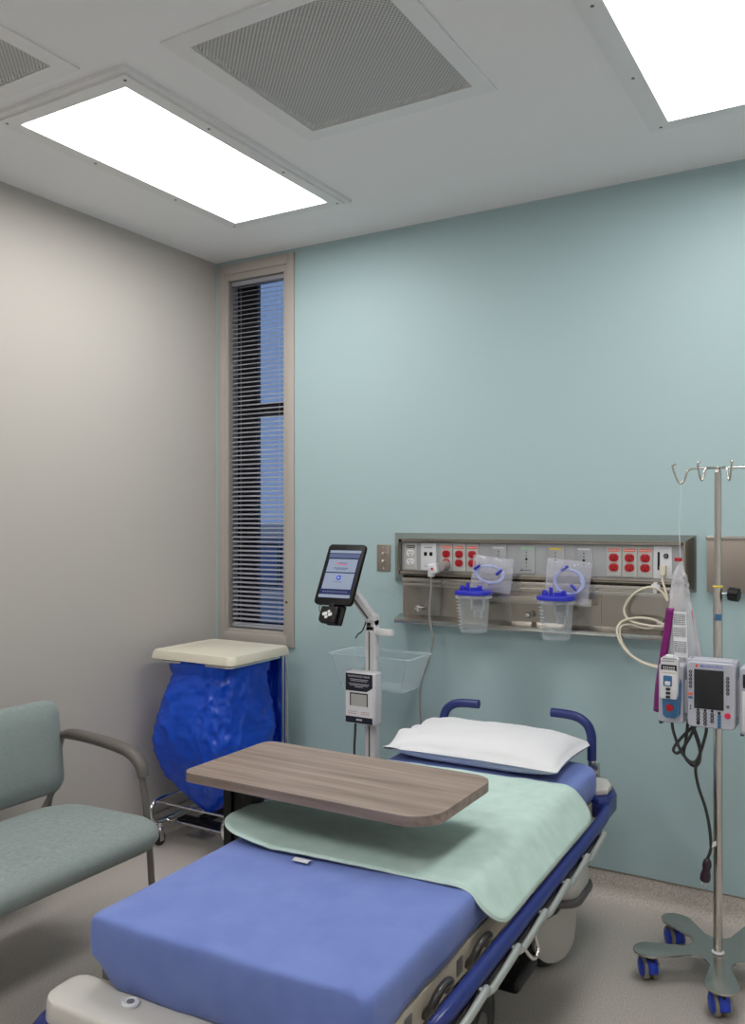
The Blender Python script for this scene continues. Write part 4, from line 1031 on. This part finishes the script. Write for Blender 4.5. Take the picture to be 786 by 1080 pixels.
# underpad (local frame of the stretcher)
def pad_fn(u, v):
    # u: across from the left edge over the right side; v: foot edge -> head edge
    L0, W_ = -.397, .83; s = L0 + u * W_                          # arc length across
    y0 = .47 + .03 * (u - .2); y = y0 + v * .845
    zt = .6215
    top = .300; rb = .060
    if s < top: x, z_ = s, zt
    else:
        q_ = s - top; arc = rb * .85
        if q_ < arc:
            a = q_ / rb; x = top + rb * math.sin(a); z_ = zt - rb * (1 - math.cos(a))
        else:
            x = top + rb * math.sin(.85) + .66 * (q_ - arc); z_ = zt - rb * (1 - math.cos(.85)) - (q_ - arc) * .751
    z_ += .0025 * noise.noise((s * 9, y * 7, 4)) + .0012 * noise.noise((s * 26, y * 24, 8))
    lift = max(0, (-.20 - s)); z_ += .16 * lift * (.6 + .4 * math.cos(v * 9)) * max(0, 1 - v * 1.1)
    z_ += .012 * max(0, 1 - abs(v - .22) / .16) * max(0, min(1, (-.30 - s) * 12))
    return (x, y, z_)
pd = MB(); NU, NV = 90, 80
def corner(u, v, r=.11):
    W_, L_ = .83, .845; X = u * W_; Y = v * L_
    for cx, cy, fx, fy in ((r, r, X < r, Y < r), (W_ - .07, .07, X > W_ - .07, Y < .07), (r, L_ - r, X < r, Y > L_ - r), (W_ - .07, L_ - .07, X > W_ - .07, Y > L_ - .07)):
        if fx and fy:
            rr = r if cx == r else .07
            dx, dy = (X - cx) / rr, (Y - cy) / rr; m_ = max(abs(dx), abs(dy)); d = math.hypot(dx, dy)
            if d > 1e-6: k_ = m_ / d; X = cx + dx * k_ * rr; Y = cy + dy * k_ * rr
    return X / W_, Y / L_
pd.grid(lambda u, v: pad_fn(*corner(u, v)), NU, NV)
po = pd.build('underpad', M['pad'], sharp=180, loc=BO, rot=(0, 0, BYAW))
sm = po.modifiers.new('thickness', 'SOLIDIFY'); sm.thickness = .004; sm.offset = 1
tag(po, 'mint green absorbent underpad draped across the blue stretcher sheet', 'underpad')
edge = []
for i in range(NU + 1): edge.append(corner(i / NU, 0))
for j in range(1, NV + 1): edge.append(corner(1, j / NV))
for i in range(NU - 1, -1, -1): edge.append(corner(i / NU, 1))
for j in range(NV - 1, 0, -1): edge.append(corner(0, j / NV))
hm = MB(); hm.tube([pad_fn(*e) for e in edge], .003, 6, closed=True); hm.build('hem', M['pad_hem'], po)
tg = MB(); tg.grid(lambda u, v: (-.115 + .045 * u, .462 - .022 * v, .6165 + .004 * math.sin(v * 3)), 4, 3); t_o = tg.build('care_tag', M['plate_white'], po)
t_o.modifiers.new('s', 'SOLIDIFY').thickness = .001

# pillow
pl = MB()
def pil(sgn):
    def g(u, v):
        a, b = 2 * u - 1, 2 * v - 1
        hw_, hd = .315, .205
        x = a * hw_ * (1 - .05 * (1 - b ** 2) * (1 if a > 0 else .2)); y = b * hd * (1 - .07 * (1 - a ** 2))
        t_ = max(0, (1 - abs(a) ** 3.2)) ** .5 * max(0, (1 - abs(b) ** 2.8)) ** .5
        fl_ = max(0, min(1, (-a - .74) / .22)); th = .064 * t_ * (1 - .25 * fl_) + .013 * fl_ * (.5 + .5 * math.sin(b * 9))
        z_ = sgn * th * (1.05 if sgn > 0 else .8)
        wr = .008 * noise.noise((x * 7, y * 9, 2 + sgn)) + .004 * noise.noise((x * 18, y * 22, 7 + sgn)) + fl_ * .028 * noise.noise((y * 20, x * 9, 3))
        z_ += wr * (t_ + fl_ * (1 if sgn > 0 else .6)) * (1 if sgn > 0 else .3)
        return (x, y, max(z_, -.034))
    return g
pl.grid(pil(1), 60, 44); pl.grid(pil(-1), 60, 44)
bmesh.ops.remove_doubles(pl.bm, verts=pl.bm.verts, dist=.0012)
c_, s_ = math.cos(BYAW), math.sin(BYAW)
pu_, pv_ = -.03, 1.545
plo = pl.build('pillow', M['pillow'], sharp=180, loc=(BO[0] + c_ * pu_ - s_ * pv_, BO[1] + s_ * pu_ + c_ * pv_, .655), rot=(0, 0, BYAW - math.radians(1)))
tag(plo, 'white pillow at the head of the blue stretcher sheet', 'pillow')

# ------------------------------------------------------------------ overbed table
ot = thing('overbed_table', (1.62, -1.365, 0), 'overbed table with grey-brown wood top on black column, over the stretcher', 'table')
k = MB(); k.prism(rrect(.765, .39, (.06, .035, .035, .085), 10, -.0075, 0), .735, .76, .004, None, 2); k.build('tabletop', M['wood'], ot)
k = MB(); k.box(-.38, -.35, -.03, .03, .07, .72, .004); k.box(-.312, -.275, -.03, .03, .07, .72, .004); k.box(-.35, -.312, -.02, .02, .09, .70); k.build('column', M['black'], ot)
k = MB(); k.box(-.38, .1, -.05, .05, .718, .735, .004); k.build('top_support', M['black'], ot)
k = MB(); k.box(-.39, -.24, -.22, .22, .042, .07, .008); k.box(-.39, .3, -.22, -.17, .042, .066, .008); k.box(-.39, .3, .17, .22, .042, .066, .008); k.build('base', M['black'], ot)
for x in (-.36, .27):
    for y in (-.195, .195):
        c = MB(); c.cyl((x - .009, y, .021), (x + .009, y, .021), .021, seg=18, bev=.002); c.build('caster', M['rubber'], ot)

# ------------------------------------------------------------------ world, camera, output
wd = bpy.data.worlds.new('dusk'); scene.world = wd; wd.use_nodes = True
bg = wd.node_tree.nodes['Background']; bg.inputs['Color'].default_value = lin((140, 168, 214)); bg.inputs['Strength'].default_value = 0.85

cam = bpy.data.cameras.new('camera'); co = bpy.data.objects.new('camera', cam); COL.objects.link(co)
co.location = (2.888, -3.321, 1.449); co.rotation_euler = (math.radians(90), 0, math.radians(30.7))
cam.sensor_fit = 'VERTICAL'; cam.sensor_height = 36; cam.lens = 907 / 1080 * 36; cam.shift_y = 9 / 1080; cam.clip_start = .02
scene.camera = co
vs = scene.view_settings
vs.view_transform = 'Standard'; vs.look = 'None'; vs.gamma = 1.0; vs.use_curve_mapping = False
vs.exposure = 0.1
